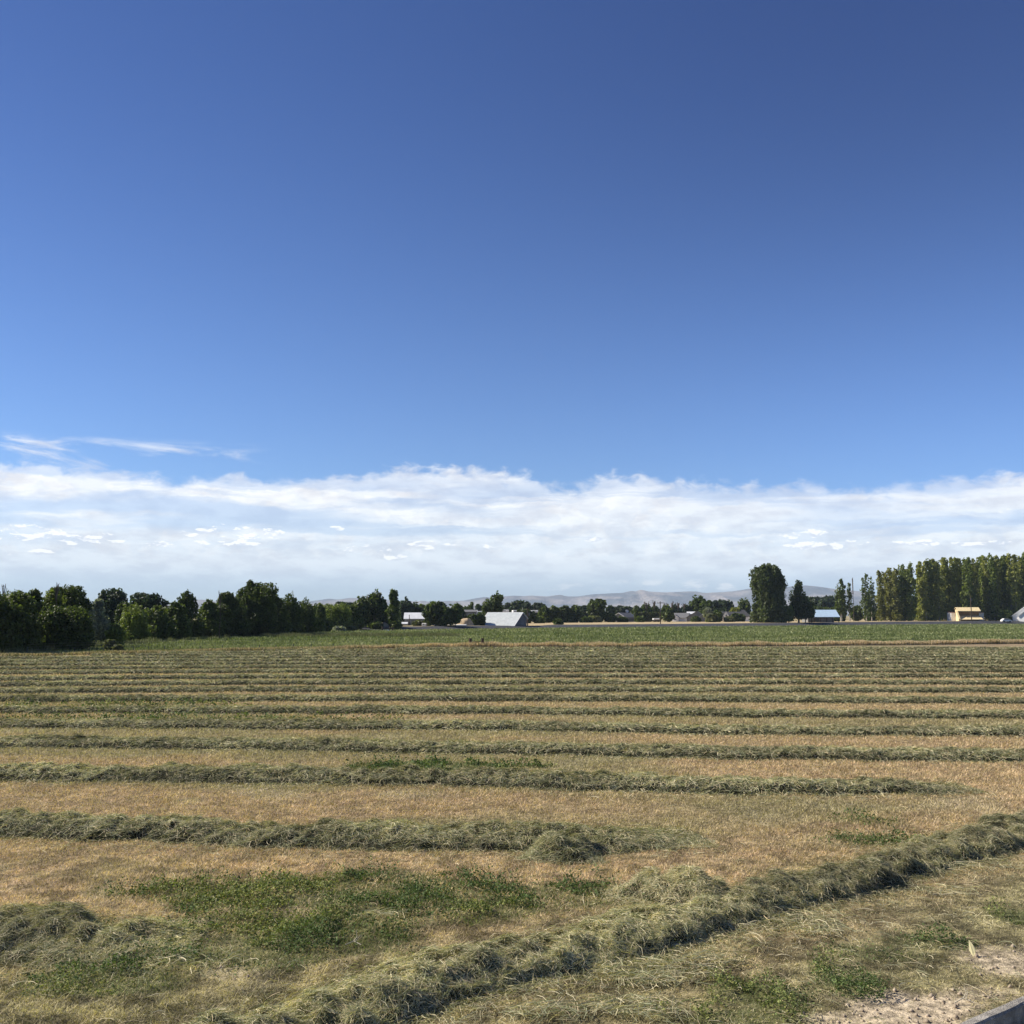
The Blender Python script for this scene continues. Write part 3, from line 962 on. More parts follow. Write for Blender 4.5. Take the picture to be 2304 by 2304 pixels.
tree('poplar_tree', 'low poplar shoot filling under the slit of sky', 2066, 1310, 408, 20, 'poplar', MID, leaf=.5, holes=.4, cover=2.0, bark=M_palebark, base=.03)
for (x_, y_, lb_) in ((1992, 1290, 'shorter poplar behind the yellow-green tip tree'), (2011, 1286, 'poplar filling between the second and third front poplars'), (2027, 1284, 'poplar filling between the third and fourth front poplars'), (2044, 1280, 'poplar behind, left of the slit of sky')):
    tree('poplar_tree', lb_, x_, y_, 424, 34, 'poplar', YP, leaf=.6, holes=.35, cover=1.7, bark=M_palebark, base=.03)
xt = 2074.0
PT = ((.075, .092, .021), (.31, .32, .080))
while xt < 2400:
    yt = np.interp(xt, [2074, 2110, 2160, 2200, 2250, 2304, 2400], [1265, 1262, 1256, 1254, 1252, 1249, 1245]) + random.uniform(-4, 4)
    dY = random.uniform(-8, 10)
    tree('poplar_tree', 'tall green poplar in the dense row behind the yellow building', xt, yt, 410 + dY, random.uniform(26, 36), 'poplar', PT if random.random() < .75 else LIGHT,
         leaf=.55, holes=.25, cover=2.0, bark=M_palebark, base=.03, group=PG)
    xt += random.uniform(9, 12)
xt = 2080.0
while xt < 2400:
    tree('poplar_tree', 'tall green poplar in the dense row behind the yellow building', xt, np.interp(xt, [2074, 2304], [1275, 1256]) + random.uniform(0, 8), 436 + random.uniform(-6, 6), 40, 'poplar', PT,
         leaf=.7, holes=.2, cover=1.6, bark=M_palebark, base=.03, group=PG)
    xt += random.uniform(15, 19)

# arborvitae row
for i in range(9):
    x = 1431 + i * 6.4
    tree('arborvitae', 'slim columnar arborvitae in the clipped row', x, 1377 + random.uniform(-1.5, 1.5), 385, 5.4, 'column', OLIVE if i % 3 else MID, leaf=.35, cover=2.6,
         group='columnar arborvitae in a row beside the grey house', base=0.0, limbs=False)

# bare, dead treetops
def bare(label, xc, ytop, ybase, Y, wpx, n=9):
    X0 = XD(xc, Y); z0 = z1(X0, Y); h = ZD(ytop, Y) - z0; w = wpx * Y / F
    t = thing('dead_tree', label, 'dead tree', (X0, Y, z0))
    hb = ZD(ybase, Y) - z0
    mb = MB(); mb.tube([(0, 0, -.2), (.1, 0, hb * .6), (0, .1, hb)], [h * .008, h * .006, h * .004], 6)
    mb.build('trunk', M_bark, t)
    mb = MB()
    for i in range(n):
        a = random.uniform(0, 6.28); rr = w * .5 * random.uniform(.3, 1)
        top = hb + (h - hb) * random.uniform(.6, 1)
        p1 = (rr * .5 * math.cos(a), rr * .5 * math.sin(a), hb + (top - hb) * .5); p2 = (rr * math.cos(a), rr * math.sin(a), top)
        mb.tube([(0, 0, hb * .9), p1, p2], [Y * .0005, Y * .00035, Y * .00018], 4)
        for _ in range(3):
            f_ = random.uniform(.3, 1); s_ = [p1[k_] + (p2[k_] - p1[k_]) * f_ for k_ in range(3)]
            mb.tube([s_, (s_[0] + random.uniform(-.14, .14) * w, s_[1] + random.uniform(-.1, .1) * w, s_[2] + (h - hb) * random.uniform(.05, .2))], Y * .00014, 3)
    mb.build('branches', M_bark, t)
    return t

bare('bare curving dead branches above the left frame corner', 6, 1314, 1345, 92, 16, 6)
bare('bare grey twigs sticking out of the left clump', 124, 1311, 1340, 96, 22, 8)
bare('thin dead snag above the trees left of the tallest one', 494, 1329, 1355, 138, 10, 6)
for i, x in enumerate((1455, 1472, 1500, 1512, 1526, 1540)):
    bare(['dead tree top left of the crossarm pole', 'dead top touching the crossarm pole', 'bare treetop just right of the crossarm pole', 'bare treetop further right of the crossarm pole',
          'bare treetop left of the bushy cottonwood', 'lowest bare treetop beside the bushy cottonwood'][i], x, 1352 + random.uniform(0, 5), 1368, 424, 14, 9)
bare('tall dead pale stem leaning beside the first thin poplar', 1921, 1300, 1330, 388, 8, 5)


# ------------------------------------------------------------------ buildings
def win(parent, x, y, z, w, h, axis_='y', mat=None):
    """window lying on a wall that faces -y (or +-x)"""
    mb = MB()
    if axis_ == 'y':
        mb.box(x - w / 2, x + w / 2, y - .05, y + .02, z, z + h)
    else:
        mb.box(y - .05, y + .05, x - w / 2, x + w / 2, z, z + h)
    f_ = mb.build('window', M_white, parent)
    mb = MB()
    if axis_ == 'y':
        mb.box(x - w / 2 + .09, x + w / 2 - .09, y - .07, y - .045, z + .09, z + h - .09)
    else:
        mb.box(y - .07, y + .07, x - w / 2 + .09, x + w / 2 - .09, z + .09, z + h - .09)
    mb.build('pane', M_glass, f_)
    return f_


def gable(parent, W, D, wh, rise, wm, rm, ov=.4, tr=None, x0=0.0, y0=0.0, th=.12, ridge='x', z0=-1.0):
    """block centred on (x0, y0), ridge along local x (length W, depth D) or along y"""
    a, b = (W, D) if ridge == 'x' else (D, W)
    body = MB().prism([(-b / 2, z0), (b / 2, z0), (b / 2, wh), (0, wh + rise), (-b / 2, wh)], -a / 2, a / 2)
    s = rise / (b / 2)
    rf = MB().prism([(-b / 2 - ov, wh - ov * s), (0, wh + rise), (b / 2 + ov, wh - ov * s), (b / 2 + ov, wh - ov * s + th), (0, wh + rise + th * 1.15), (-b / 2 - ov, wh - ov * s + th)],
                    -a / 2 - ov, a / 2 + ov)
    rf.v = [(p[0], p[1], p[2] + .012) for p in rf.v]
    for mb in (body, rf):
        if ridge == 'y':
            mb.v = [(-p[1], p[0], p[2]) for p in mb.v]
        mb.v = [(p[0] + x0, p[1] + y0, p[2]) for p in mb.v]
    w_ = body.build('wall', wm, parent)
    r_ = rf.build('roof', rm, parent)
    if tr:
        mb = MB()
        for sx in (-1, 1):
            for sy in (-1, 1):
                mb.tube([(sx * (a / 2 + ov + .03), sy * (b / 2 + ov), wh - ov * s + th * .5), (sx * (a / 2 + ov + .03), 0, wh + rise + th * .6)], .09, 4)
        if ridge == 'y':
            mb.v = [(-p[1], p[0], p[2]) for p in mb.v]
        mb.v = [(p[0] + x0, p[1] + y0, p[2]) for p in mb.v]
        mb.build('trim', tr, parent)
    return w_, r_


def place(xc, Y):
    X0 = XD(xc, Y)
    return (X0, Y, z1(X0, Y))


# A white-roofed grey shed
Y0 = 268.0; k = Y0 / F
p0 = place(948, Y0)
t = thing('shed', 'grey-walled shed with bright white metal roof left of the dark round tree', 'shed', p0, math.radians(3))
wh = ZD(1392, Y0) - p0[2]
gable(t, 72 * k, 6.0, wh, .95 + (ZD(1385, Y0 + 3) - ZD(1392, Y0)) * .6, M_greysiding, M_whiteroof, ov=.25)
MB().box(.8, 2.6, -3.12, -3.0, 0.0, .95).build('door', M_white, t)
# house behind the shed
Y0 = 330.0; k = Y0 / F; p0 = place(951, Y0)
t = thing('house', 'small grey gabled house peeking over the white-roofed shed', 'house', p0, math.radians(-30))
wh = ZD(1380, Y0) - p0[2]
gable(t, 6.0, 5.0, wh, ZD(1373, Y0) - ZD(1380, Y0), M_greysiding, M_greyroof, tr=M_white, ridge='y')
win(t, 0, -3.0, wh - 1.6, 1.2, 1.0)
# low white wall and outbuilding left of the shed
Y0 = 262.0; p0 = place(905, Y0)
t = thing('outbuilding', 'low cream outbuilding left of the white-roofed shed', 'shed', p0, 0.05)
gable(t, 2.6, 3.0, ZD(1404, Y0) - p0[2], .35, M_beige, M_whiteroof, ov=.15)
# grey sheds roof gables under spire tree
Y0 = 236.0; p0 = place(866, Y0)
t = thing('shed', 'small grey-roofed shed half hidden below the multi-stemmed tree', 'shed', p0, math.radians(10))
gable(t, 2.6, 2.2, ZD(1408, Y0) - p0[2], ZD(1401, Y0) - ZD(1408, Y0), M_beige, M_greyroof, ov=.2, ridge='y')
Y0 = 238.0; p0 = place(882, Y0)
t = thing('shed', 'second small grey-roofed shed below the spire-shaped tree', 'shed', p0, math.radians(-8))
gable(t, 1.9, 2.2, ZD(1409, Y0) - p0[2], ZD(1401, Y0) - ZD(1409, Y0), M_beige, M_greyroof, ov=.2, ridge='y')
# grey ranch house left of twin pines
Y0 = 340.0; k = Y0 / F; p0 = place(1052, Y0)
t = thing('house', 'long low grey ranch house above the tan dirt mound', 'house', p0, math.radians(6))
wh = ZD(1377, Y0) - p0[2]
gable(t, 36 * k, 7.0, wh, ZD(1373, Y0 + 3) - ZD(1377, Y0), M_greysiding, M_greyroof, tr=M_white)
for xx in (-1.6, .4, 1.8):
    win(t, xx, -3.5, wh - 1.5, .9, .9)


def trailer(name, label, cat, xl, xr, yt, yb, Y, rz=0.0, mat=None, d=2.4, base_col=None):
    p0 = place((xl + xr) / 2, Y); k = Y / F
    w = (xr - xl) * k; top = ZD(yt, Y) - p0[2]; bot = max(0.0, ZD(yb, Y) - p0[2])
    t = thing(name, label, cat, p0, rz)
    MB().prism([(-d / 2, bot), (d / 2, bot), (d / 2, top - .12), (d / 2 - .2, top), (-d / 2 + .2, top), (-d / 2, top - .12)], -w / 2, w / 2).build('body', mat or M_white, t, .05)
    if bot > .25:
        for sx in (-.25, .25):
            mb = MB(); mb.tube([(sx * w, -d / 2 - .05, .32), (sx * w, -d / 2 + .2, .32)], .32, 12); mb.build('wheel', M_tyre, t)
        MB().box(-w / 2 - .8, w / 2, -.2, .2, bot - .16, bot - .02).build('chassis', M_dark, t)
    MB().box(-w * .3, w * .05, -d / 2 - .03, -d / 2 + .01, bot + (top - bot) * .5, bot + (top - bot) * .78).build('window', M_glass, t)
    return t


trailer('camper_trailer', 'white camper trailer parked behind the twin pines, left one', 'trailer', 1071, 1090, 1375, 1383, 345, .1, d=2.6)
trailer('camper_trailer', 'white camper roof right of the taller twin pine', 'trailer', 1129, 1145, 1372, 1378, 330, 0, d=2.6)
trailer('camper_trailer', 'small white camper behind the silver barn ridge', 'trailer', 1153, 1164, 1373, 1379, 340, .2, d=2.4)
trailer('camper_trailer', 'white camper left of the dark hedge', 'trailer', 1194, 1210, 1373, 1378, 380, .1, d=2.6)
trailer('camper_trailer', 'tiny white trailer in the gap beside the lone oval tree', 'trailer', 1313, 1323, 1376, 1381, 420, .1, mat=M_beige)
trailer('camper_trailer', 'white trailer beside the crossarm utility pole', 'trailer', 1469, 1483, 1391, 1395, 380, 0, d=2.2)
trailer('shed', 'tiny white shed top among far trees above the grey gabled house', 'shed', 1390, 1397, 1367, 1373, 470, 0, d=2.2)
trailer('shed', 'pale far shed top right of the crossarm pole', 'shed', 1512, 1520, 1368, 1372, 480, 0, d=2.2, mat=M_beige)
trailer('stock_trailer', 'long low flat white trailer behind the road bank left of the silver barn', 'trailer', 998, 1050, 1405, 1408, 250, -.02, d=2.2)
trailer('van', 'white van half hidden beside the dark round tree', 'van', 950, 960, 1402, 1411, 246, 0, d=1.7)
# planter
Y0 = 246.5; p0 = place(987, Y0)
t = thing('planter', 'pale concrete planter box holding the yellow-green shrub', 'planter', p0)
MB().box(-1.1, 1.1, -.5, .5, -.3, .42).build('box', M_white, t, .03)
# dish
p0 = place(1411, 430.0)
t = thing('satellite_dish', 'big white satellite dish above the grey gabled house', 'satellite dish', p0, math.radians(20))
hd = ZD(1375.5, 430) - p0[2]
MB().tube([(0, .3, -.2), (0, .3, hd)], .09, 6).build('mast', M_steelpost, t)
mb = MB(); rings = [(0, .0), (.25, .03), (.5, .11), (.72, .24)]
vs = [(0, .0, 0)]; fs = []
for rr, dd in rings[1:]:
    vs += [(rr * math.cos(a * math.pi / 8), -dd, rr * math.sin(a * math.pi / 8)) for a in range(16)]
fs += [(0, 1 + (j + 1) % 16, 1 + j) for j in range(16)]
for q_ in range(2):
    fs += [(1 + q_ * 16 + j, 1 + q_ * 16 + (j + 1) % 16, 17 + q_ * 16 + (j + 1) % 16, 17 + q_ * 16 + j) for j in range(16)]
mb.poly(vs, fs); o = mb.build('reflector', M_white, t); o.location = (0, .2, hd); o.rotation_euler = (math.radians(-25), 0, 0)
sm = o.modifiers.new('thick', 'SOLIDIFY'); sm.thickness = .03

# silver barn: saltbox, long roof almost to the ground
Y0 = 266.0; p0 = place(1137, Y0)
ang = math.radians(-23)
t = thing('barn', 'silver-grey metal barn with one long roof slope down to the road bank', 'barn', p0, ang)
zt = ZD(1379, Y0) - p0[2]; zf = ZD(1407.5, Y0 - 3) - p0[2]; zr = ZD(1392, Y0 + 3) - p0[2]
WL = 9.3; fy, ry_ = -5.4, 3.1
MB().prism([(fy, -1.2), (ry_, -1.2), (ry_, zr), (0, zt), (fy, zf)], -WL / 2, WL / 2).build('wall', solid('barn_siding', (.12, .125, .13), .6, .1, 1, stripes=('Y', 4.0, .6)), t)
MB().prism([(fy - .3, zf - .17), (0, zt + .02), (0, zt + .17), (fy - .3, zf - .02)], -WL / 2 - .25, WL / 2 + .25).build('roof', M_silver, t)
MB().prism([(0, zt + .02), (ry_ + .3, zr - .12), (ry_ + .3, zr + .03), (0, zt + .17)], -WL / 2 - .25, WL / 2 + .25).build('roof', M_silver, t)
mb = MB()
for sx in (-1, 1):
    mb.tube([(sx * (WL / 2 + .29), fy - .3, zf - .05), (sx * (WL / 2 + .29), 0, zt + .12), (sx * (WL / 2 + .29), ry_ + .3, zr)], .085, 4)
mb.tube([(-WL / 2 - .25, fy - .34, zf - .08), (WL / 2 + .25, fy - .34, zf - .08)], .07, 4)
mb.build('trim', M_white, t)
MB().box(WL / 2, WL / 2 + .05, -.8, 1.2, -1, zr - .4).build('door', M_greysiding, t)

# grey gabled house H
Y0 = 392.0; k = Y0 / F; p0 = place(1405, Y0)
t = thing('house', 'grey gabled house with a white garage door beyond the tan field', 'house', p0, math.radians(-33))
wh = ZD(1388.5, Y0) - p0[2]; rs = ZD(1379.5, Y0) - ZD(1388.5, Y0)
gable(t, 5.2, 9.0, wh, rs, M_greysiding, M_greyroof, ridge='y', ov=.35, tr=M_white)
MB().box(.2, 2.2, -4.56, -4.48, 0, 1.5).build('garage_door', M_white, t)
win(t, -1.5, -4.5, .6, .8, .8)
MB().box(2.6, 2.66, -2.8, 3.2, .2, 1.3).build('shaded_side_panel', M_dark, t)  # dark panel paints the shade of the right side wall, no real opening
# ranch house I
Y0 = 400.0; k = Y0 / F; p0 = place(1533, Y0)
t = thing('house', 'white-walled house with small gable and grey roof beyond the tan field', 'house', p0, math.radians(-20))
wh = ZD(1389.5, Y0) - p0[2]
gable(t, 5.6, 6.5, wh, ZD(1380, Y0 + 3) - ZD(1389.5, Y0), M_white, M_greyroof, ov=.4)
gable(t, 2.4, 2.6, wh + .1, .85, M_white, M_greyroof, x0=-1.4, y0=-3.9, ridge='y', ov=.25, tr=M_white)
MB().box(-2.2, -.7, -5.27, -5.19, 0, 1.15).build('garage_door', M_white, t)
MB().box(-2.0, -.9, -5.29, -5.265, .7, .95).build('pane', M_glass, t)
p0 = place(1568, Y0 - 2)
t = thing('house', 'slate-grey house with wide gable front and bright strip of upper roof', 'house', p0, math.radians(-12))
wh = ZD(1388, Y0) - p0[2]
gable(t, 6.8, 8.0, wh, ZD(1376, Y0) - ZD(1388, Y0), M_greysiding, M_greyroof, ridge='y', ov=.5)
gable(t, 3.4, 3.0, wh - .3, 1.0, M_greysiding, M_greyroof, x0=2.2, y0=-4.6, ridge='y', ov=.35, tr=solid('pale_trim', (.35, .36, .37), .7))
gable(t, 3.6, 2.5, ZD(1381, Y0) - p0[2], .7, M_white, M_whiteroof, x0=-1.8, y0=1.5, ov=.3)
win(t, -1.2, -4.0, .5, 1.0, .9)
# house J
Y0 = 415.0; k = Y0 / F; p0 = place(1650, Y0)
t = thing('house', 'dark-roofed house with a steep white gable and high hip roof', 'house', p0, math.radians(-14))
wh = ZD(1387, Y0) - p0[2]
gable(t, 8.0, 6.0, wh, ZD(1377, Y0) - ZD(1387, Y0), M_beige, M_darkroof, x0=-.8, ov=.4)
gable(t, 1.9, 2.4, wh + .3, 1.5, M_white, M_darkroof, x0=-2.6, y0=-3.4, ridge='y', ov=.15, tr=M_white)
win(t, -2.6, -4.6, wh + .1, .7, .7)
hz0 = ZD(1387.5, Y0) - p0[2]; hz1 = ZD(1372, Y0) - p0[2]
MB().box(1.2, 6.6, -3.4, 2.6, -1, hz0).build('wing', M_beige, t)
MB().poly([(.7, -3.9, hz0 + .01), (7.1, -3.9, hz0 + .01), (7.1, 3.1, hz0 + .01), (.7, 3.1, hz0 + .01), (3.5, -.4, hz1), (4.3, -.4, hz1)],
          [(0, 3, 2, 1), (0, 1, 5, 4), (1, 2, 5), (2, 3, 4, 5), (3, 0, 4)]).build('roof', M_darkroof, t)
win(t, 3.0, -3.4, .5, 1.1, .9)
# white fence
Y0 = 402.0; p0 = place(1684, Y0); k = Y0 / F
t = thing('white_fence', 'white vinyl fence left of the giant cottonwood', 'fence', p0)
MB().box(-2.3, 2.5, -.04, .04, .1, ZD(1389, Y0) - p0[2]).build('panel', M_white, t)
for j in range(5):
    MB().box(-2.36 + j * 1.2, -2.24 + j * 1.2, -.08, .08, -.3, ZD(1388.3, Y0) - p0[2]).build('post', M_white, t)

# K pale blue roof barn
Y0 = 352.0; k = Y0 / F; p0 = place(1845, Y0)
t = thing('open_barn', 'long barn with pale blue metal roof and open grey front', 'barn', p0, math.radians(1))
wh = ZD(1388, Y0 - 4) - p0[2]; zt = ZD(1373, Y0) - p0[2]
Lb = 72 * k
MB().prism([(-4.2, wh - .12), (0, zt), (4.2, wh - .12), (4.2, wh + .02), (0, zt + .15), (-4.2, wh + .02)], -Lb / 2, Lb / 2).build('roof', M_blueroof, t)
MB().box(-Lb / 2 + .2, Lb / 2 - .2, 2.9, 3.1, -.5, wh - .14).build('wall', M_greysiding, t)
MB().box(-Lb / 2 + .2, -Lb / 2 + .35, -3.8, 2.9, -.5, wh - .14).build('wall', M_greysiding, t)
MB().box(-.8, Lb / 2 - 1.4, -2.2, -2.05, -.5, wh - .3).build('wall_panel', solid('weathered_boards', (.26, .22, .20), .9, .25, 2, stripes=('X', 3.5, .5)), t)
for j in range(6):
    MB().box(-Lb / 2 + .25 + j * (Lb - .7) / 5, -Lb / 2 + .45 + j * (Lb - .7) / 5, -3.95, -3.75, -.5, wh + .06).build('post', M_wood, t)
MB().box(Lb / 2 - .15, Lb / 2 - .02, -4.2, 0, wh + .03, wh + .22).build('trim', M_white, t)

# L yellow sheathed building
Y0 = 392.0; k = Y0 / F; p0 = place(2176, Y0)
t = thing('farm_building', 'yellow board-sheathed building with two tier roof and white side walls', 'building', p0, math.radians(-9))
def zz(y): return ZD(y, Y0) - p0[2]
Wm = 46 * k
MB().box(-Wm / 2, Wm / 2, -1.2, 4.5, -1.0, zz(1376.5)).build('wall', M_osbshade, t)
mb = MB().prism([(-3.0, zz(1375.5)), (-.1, zz(1367.3)), (2.8, zz(1371)), (2.8, zz(1371) + .12), (-.1, zz(1366.4)), (-3.0, zz(1374.7))], -Wm / 2 - .15, Wm / 2 + .35)
mb.build('roof', M_osb, t)
MB().prism([(-5.6, zz(1394.2)), (-1.25, zz(1386.4)), (-1.25, zz(1385.4)), (-5.6, zz(1393.4))], -Wm / 2 + .1, Wm / 2 + .4).build('porch_roof', M_osb, t)
mb = MB()
for j in range(5):
    mb.box(-Wm / 2 + .3 + j * 1.85, -Wm / 2 + .42 + j * 1.85, -5.4, -5.28, -.8, zz(1393.9))
mb.build('porch_post', M_osbshade, t)
MB().prism([(-5.7, -1.0), (-1.1, -1.0), (-1.1, zz(1371)), (-2.2, zz(1374)), (-5.7, zz(1392))], -Wm / 2 - .6, -Wm / 2 + .05).build('side_wall', M_osb, t)
MB().box(-Wm / 2 - 2.2, -Wm / 2 - .62, -1.6, 4.3, -1.0, zz(1378.6)).build('side_room', M_white, t)
MB().box(Wm / 2 + .1, Wm / 2 + 1.75, -1.5, 4.3, -1.0, zz(1378.4)).build('side_room', solid('pale_corrugated', (.55, .52, .48), .6, .08, 1, stripes=('X', 6.0, .6)), t)
MB().prism([(-1.9, zz(1378.5)), (4.5, zz(1376.8)), (4.5, zz(1376.3)), (-1.9, zz(1377.9))], -Wm / 2 - 2.4, -Wm / 2 - .2).build('roof', M_rust, t)
MB().prism([(-1.9, zz(1378.3)), (4.5, zz(1376.6)), (4.5, zz(1376.1)), (-1.9, zz(1377.7))], Wm / 2 + .4, Wm / 2 + 2.0).build('roof', M_rust, t)

# M white gabled end house
Y0 = 396.0; k = Y0 / F; p0 = place(2318, Y0)
t = thing('house', 'white gabled building cut by the right frame edge', 'house', p0, math.radians(-38))
wh = ZD(1385.5, Y0) - p0[2]
gable(t, 10.5, 9.0, wh, ZD(1362, Y0) - ZD(1385.5, Y0), M_white, M_whiteroof, ridge='y', ov=.5)
gable(t, 5.6, 2.0, wh - .1, 2.3, M_white, M_whiteroof, x0=.2, y0=-5.4, ridge='y', ov=.35, tr=M_white)
win(t, 0, -6.4, .4, 1.4, 1.2)
# car
p0 = place(2263.5, 386.0)
t = thing('parked_car', 'small white car parked left of the white gabled building', 'car', (p0[0], p0[1], p0[2]), math.radians(4))
body = [(-1.85, .35), (1.75, .35), (1.85, .62), (1.65, .86), (.95, .95), (.45, 1.38), (-1.05, 1.42), (-1.6, 1.0), (-1.85, .85)]
mb = MB().prism([(a, b) for a, b in body], -.78, .78); mb.v = [(p[1], p[0], p[2]) for p in mb.v]; mb.f = [tuple(reversed(f_)) for f_ in mb.f]
mb.build('body', M_white, t, .06)
mb = MB().prism([(-1.35, .98), (.75, .96), (.38, 1.30), (-1.0, 1.34)], -.80, .80); mb.v = [(p[1], p[0], p[2]) for p in mb.v]; mb.f = [tuple(reversed(f_)) for f_ in mb.f]
mb.build('window', M_glass, t)
for sx in (-1.15, 1.1):
    for sy in (-.72, .72):
        mb = MB().tube([(sx, sy - .1, .32), (sx, sy + .1, .32)], .32, 14); mb.build('wheel', M_tyre, t)

# N pale roof behind left trees
Y0 = 170.0; p0 = place(264, Y0)
t = thing('shed', 'pale metal-roofed shed glimpsed right of the silvery tree', 'shed', p0, .05)
gable(t, 2.6, 4.0, ZD(1402, Y0) - p0[2], ZD(1395, Y0) - ZD(1402, Y0), M_beige, M_silver, ov=.2)
# tan dirt mound
p0 = place(1046, 258.0)
mx_, my_ = np.meshgrid(np.linspace(-1, 1, 24), np.linspace(-1, 1, 24))
rr = np.sqrt(mx_ ** 2 + my_ ** 2)
mz = np.clip(1 - rr ** 2.6 + (fbm(mx_ * 2.2, my_ * 2.2, 15, 3) - .5) * .5, -.05, 1) * (ZD(1388, 258) - p0[2]) * (.85 + .3 * fbm(mx_ * 3, my_ * 3, 5, 3))
i = np.arange(23)[:, None] * 24 + np.arange(23)[None]
o = link('dirt_mound', npmesh('dirt_mound', np.stack([mx_.ravel() * (1.9 + .6 * fbm(mx_.ravel() * 2, my_.ravel() * 2, 8, 2)), my_.ravel() * 2.2, mz.ravel() * .8], 1), np.stack([i, i + 1, i + 25, i + 24], -1).reshape(-1, 4)),
         solid('tan_earth', (.42, .32, .20), .95, .25, 2, bump=.6), smooth_=True)
o.location = p0
tag(o, 'tan dirt mound below the long grey ranch house', 'dirt mound')


# ------------------------------------------------------------------ utility poles
def pole(label, x, ytop, Y, arm=0.0, rad=.14, box=False):
    p0 = place(x, Y); h = ZD(ytop, Y) - p0[2]
    t = thing('utility_pole', label, 'utility pole', p0, math.radians(8), 'utility poles along the road')
    MB().tube([(0, 0, -.5), (0, 0, h)], [rad * 1.1, rad * .8], 10).build('pole', M_wood, t)
    if arm:
        MB().box(-arm / 2, arm / 2, -.09 - rad, -rad + .02, h - .55, h - .40).build('crossarm', M_wood, t)
        for s in (-.45, -.15, .2, .45):
            MB().tube([(s * arm, -rad - .03, h - .40), (s * arm, -rad - .03, h - .25)], [.05, .03], 6).build('insulator', M_greysiding, t)
    if box:
        MB().tube([(rad + .22, 0, h - 1.9), (rad + .22, 0, h - 1.1)], .2, 10).build('transformer', M_greysiding, t)
    return t

pole('utility pole with lamp fitting behind the silver barn gable', 1187, 1369, 272, 0, .17, True)
pole('thin dark pole standing before the white-roofed shed', 921, 1383, 262, 0, .10)
pole('utility pole with a crossarm right of the arborvitae row', 1486, 1353, 296, 1.9, .13)
pole('slim leaning pole in front of the pale blue roof', 1826, 1350, 340, .0, .14)
pole('dark utility pole with transformer before the yellow building', 2186, 1340, 384, .0, .17, True)

# low gate at the road, left
Y0 = at(872, 1420.5)[1]; p0 = (XD(873, Y0), Y0, z1(XD(873, Y0), Y0))
t = thing('field_gate', 'low white gate between dark posts where the tree line meets the road', 'gate', p0)
k = Y0 / F
MB().box(-10 * k, 9 * k, -.03, .03, .05, .32).build('panel', M_white, t)
for xx in (-12.5, 4.5, 9.5, 12.5):
    MB().tube([(xx * k, 0, -.3), (xx * k, 0, .95)], .13, 7).build('post', M_wood, t)
MB().box(-12.5 * k, 12.5 * k, -.05, .05, .62, .72).build('rail', M_wood, t)

# ------------------------------------------------------------------ wire fence along the field edge
t = thing('wire_fence', 'wire fence on thin posts along the tall dry grass with a wooden brace pair', 'fence', (0, 100, 0))
fp = []
for (x, yt, yb) in [(60, 1457, 1477), (167, 1456, 1471), (200, 1456, 1470), (300, 1455, 1468), (334, 1454, 1467), (370, 1453, 1467), (405, 1454, 1466), (450, 1453, 1466), (500, 1452, 1464.5), (548, 1452, 1464.5),
                    (583, 1450, 1463.5), (620, 1451, 1463), (660, 1450, 1462.5), (700, 1448, 1461.5), (750, 1449, 1461), (808, 1448, 1460), (850, 1447, 1459), (893, 1444.5, 1459), (945, 1446, 1458.5), (1000, 1446, 1458),
                    (1115, 1444, 1457), (1170, 1444, 1457), (1230, 1440, 1456), (1290, 1444, 1456), (1350, 1443, 1456), (1411, 1437, 1455.5), (1470, 1443, 1455), (1540, 1442, 1455),
                    (1602, 1436, 1455), (1670, 1441, 1454), (1740, 1441, 1454), (1810, 1440, 1453.5), (1880, 1440, 1453), (1960, 1439, 1452), (2054, 1436, 1451), (2130, 1438, 1450.5), (2210, 1437, 1450),
                    (2285, 1434, 1449), (2360, 1436, 1448.5)]:
    X0, Yd = at(x, yb - 2)
    h = ZD(yt, Yd)
    fp.append((X0, Yd, h))
    MB().tube([(X0, Yd - 100, -.3), (X0 + .02, Yd - 100, h)], .045, 5).build('post', M_steelpost, t)
bp = []
for x in (1058, 1085.5):
    X0, Yd = at(x, 1457.0)
    h = ZD(1436, Yd); bp.append((X0, Yd, h))
    MB().tube([(X0, Yd - 100, -.3), (X0, Yd - 100, h)], .15, 9).build('wooden_post', M_wood, t)
MB().tube([(bp[0][0], bp[0][1] - 100, .55), (bp[1][0], bp[1][1] - 100, .58)], .035, 6).build('brace_rail', M_wood, t)
allp = sorted(fp + bp)
for kk in range(4):
    mb = MB()
    mb.tube([(p[0], p[1] - 100, .22 + kk * .22) for p in allp], .006, 3)
    mb.build('wire', M_wire, t)

# ------------------------------------------------------------------ concrete ledge, bottom right corner
za = .16
a = Vector((*at(2108, 2318, za), 0)); b = Vector((*at(2330, 2228, za), 0))
d = (b - a).normalized(); nrm = Vector((d.y, -d.x, 0))
t0 = a - d * 1.2; L_ = (b - a).length + 6
rz = math.atan2(d.y, d.x)
o = thing('concrete_ledge', 'weathered concrete ledge in the bottom right corner', 'concrete ledge', (t0.x, t0.y, 0), rz)
n_ = 60
prof_ = []
mb = MB()
us = np.linspace(0, L_, n_)
for u in us:
    w1 = .03 * (float(fbm(np.array([u * 3.]), np.array([0.]), 7, 3)[0]) - .5) * 2
    w2 = .026 * (float(fbm(np.array([u * 4.]), np.array([9.]), 8, 3)[0]) - .5) * 2
    for (yy, zc) in ((.0 + w1, -.4), (.0 + w1, za - .012 + w2 * .4), (-.02 + w1, za + w2 * .4), (-.085 + w2, za + w1 * .4), (-.10 + w2, za - .015), (-.10 + w2, -.9)):
        mb.v.append((u, yy, zc))
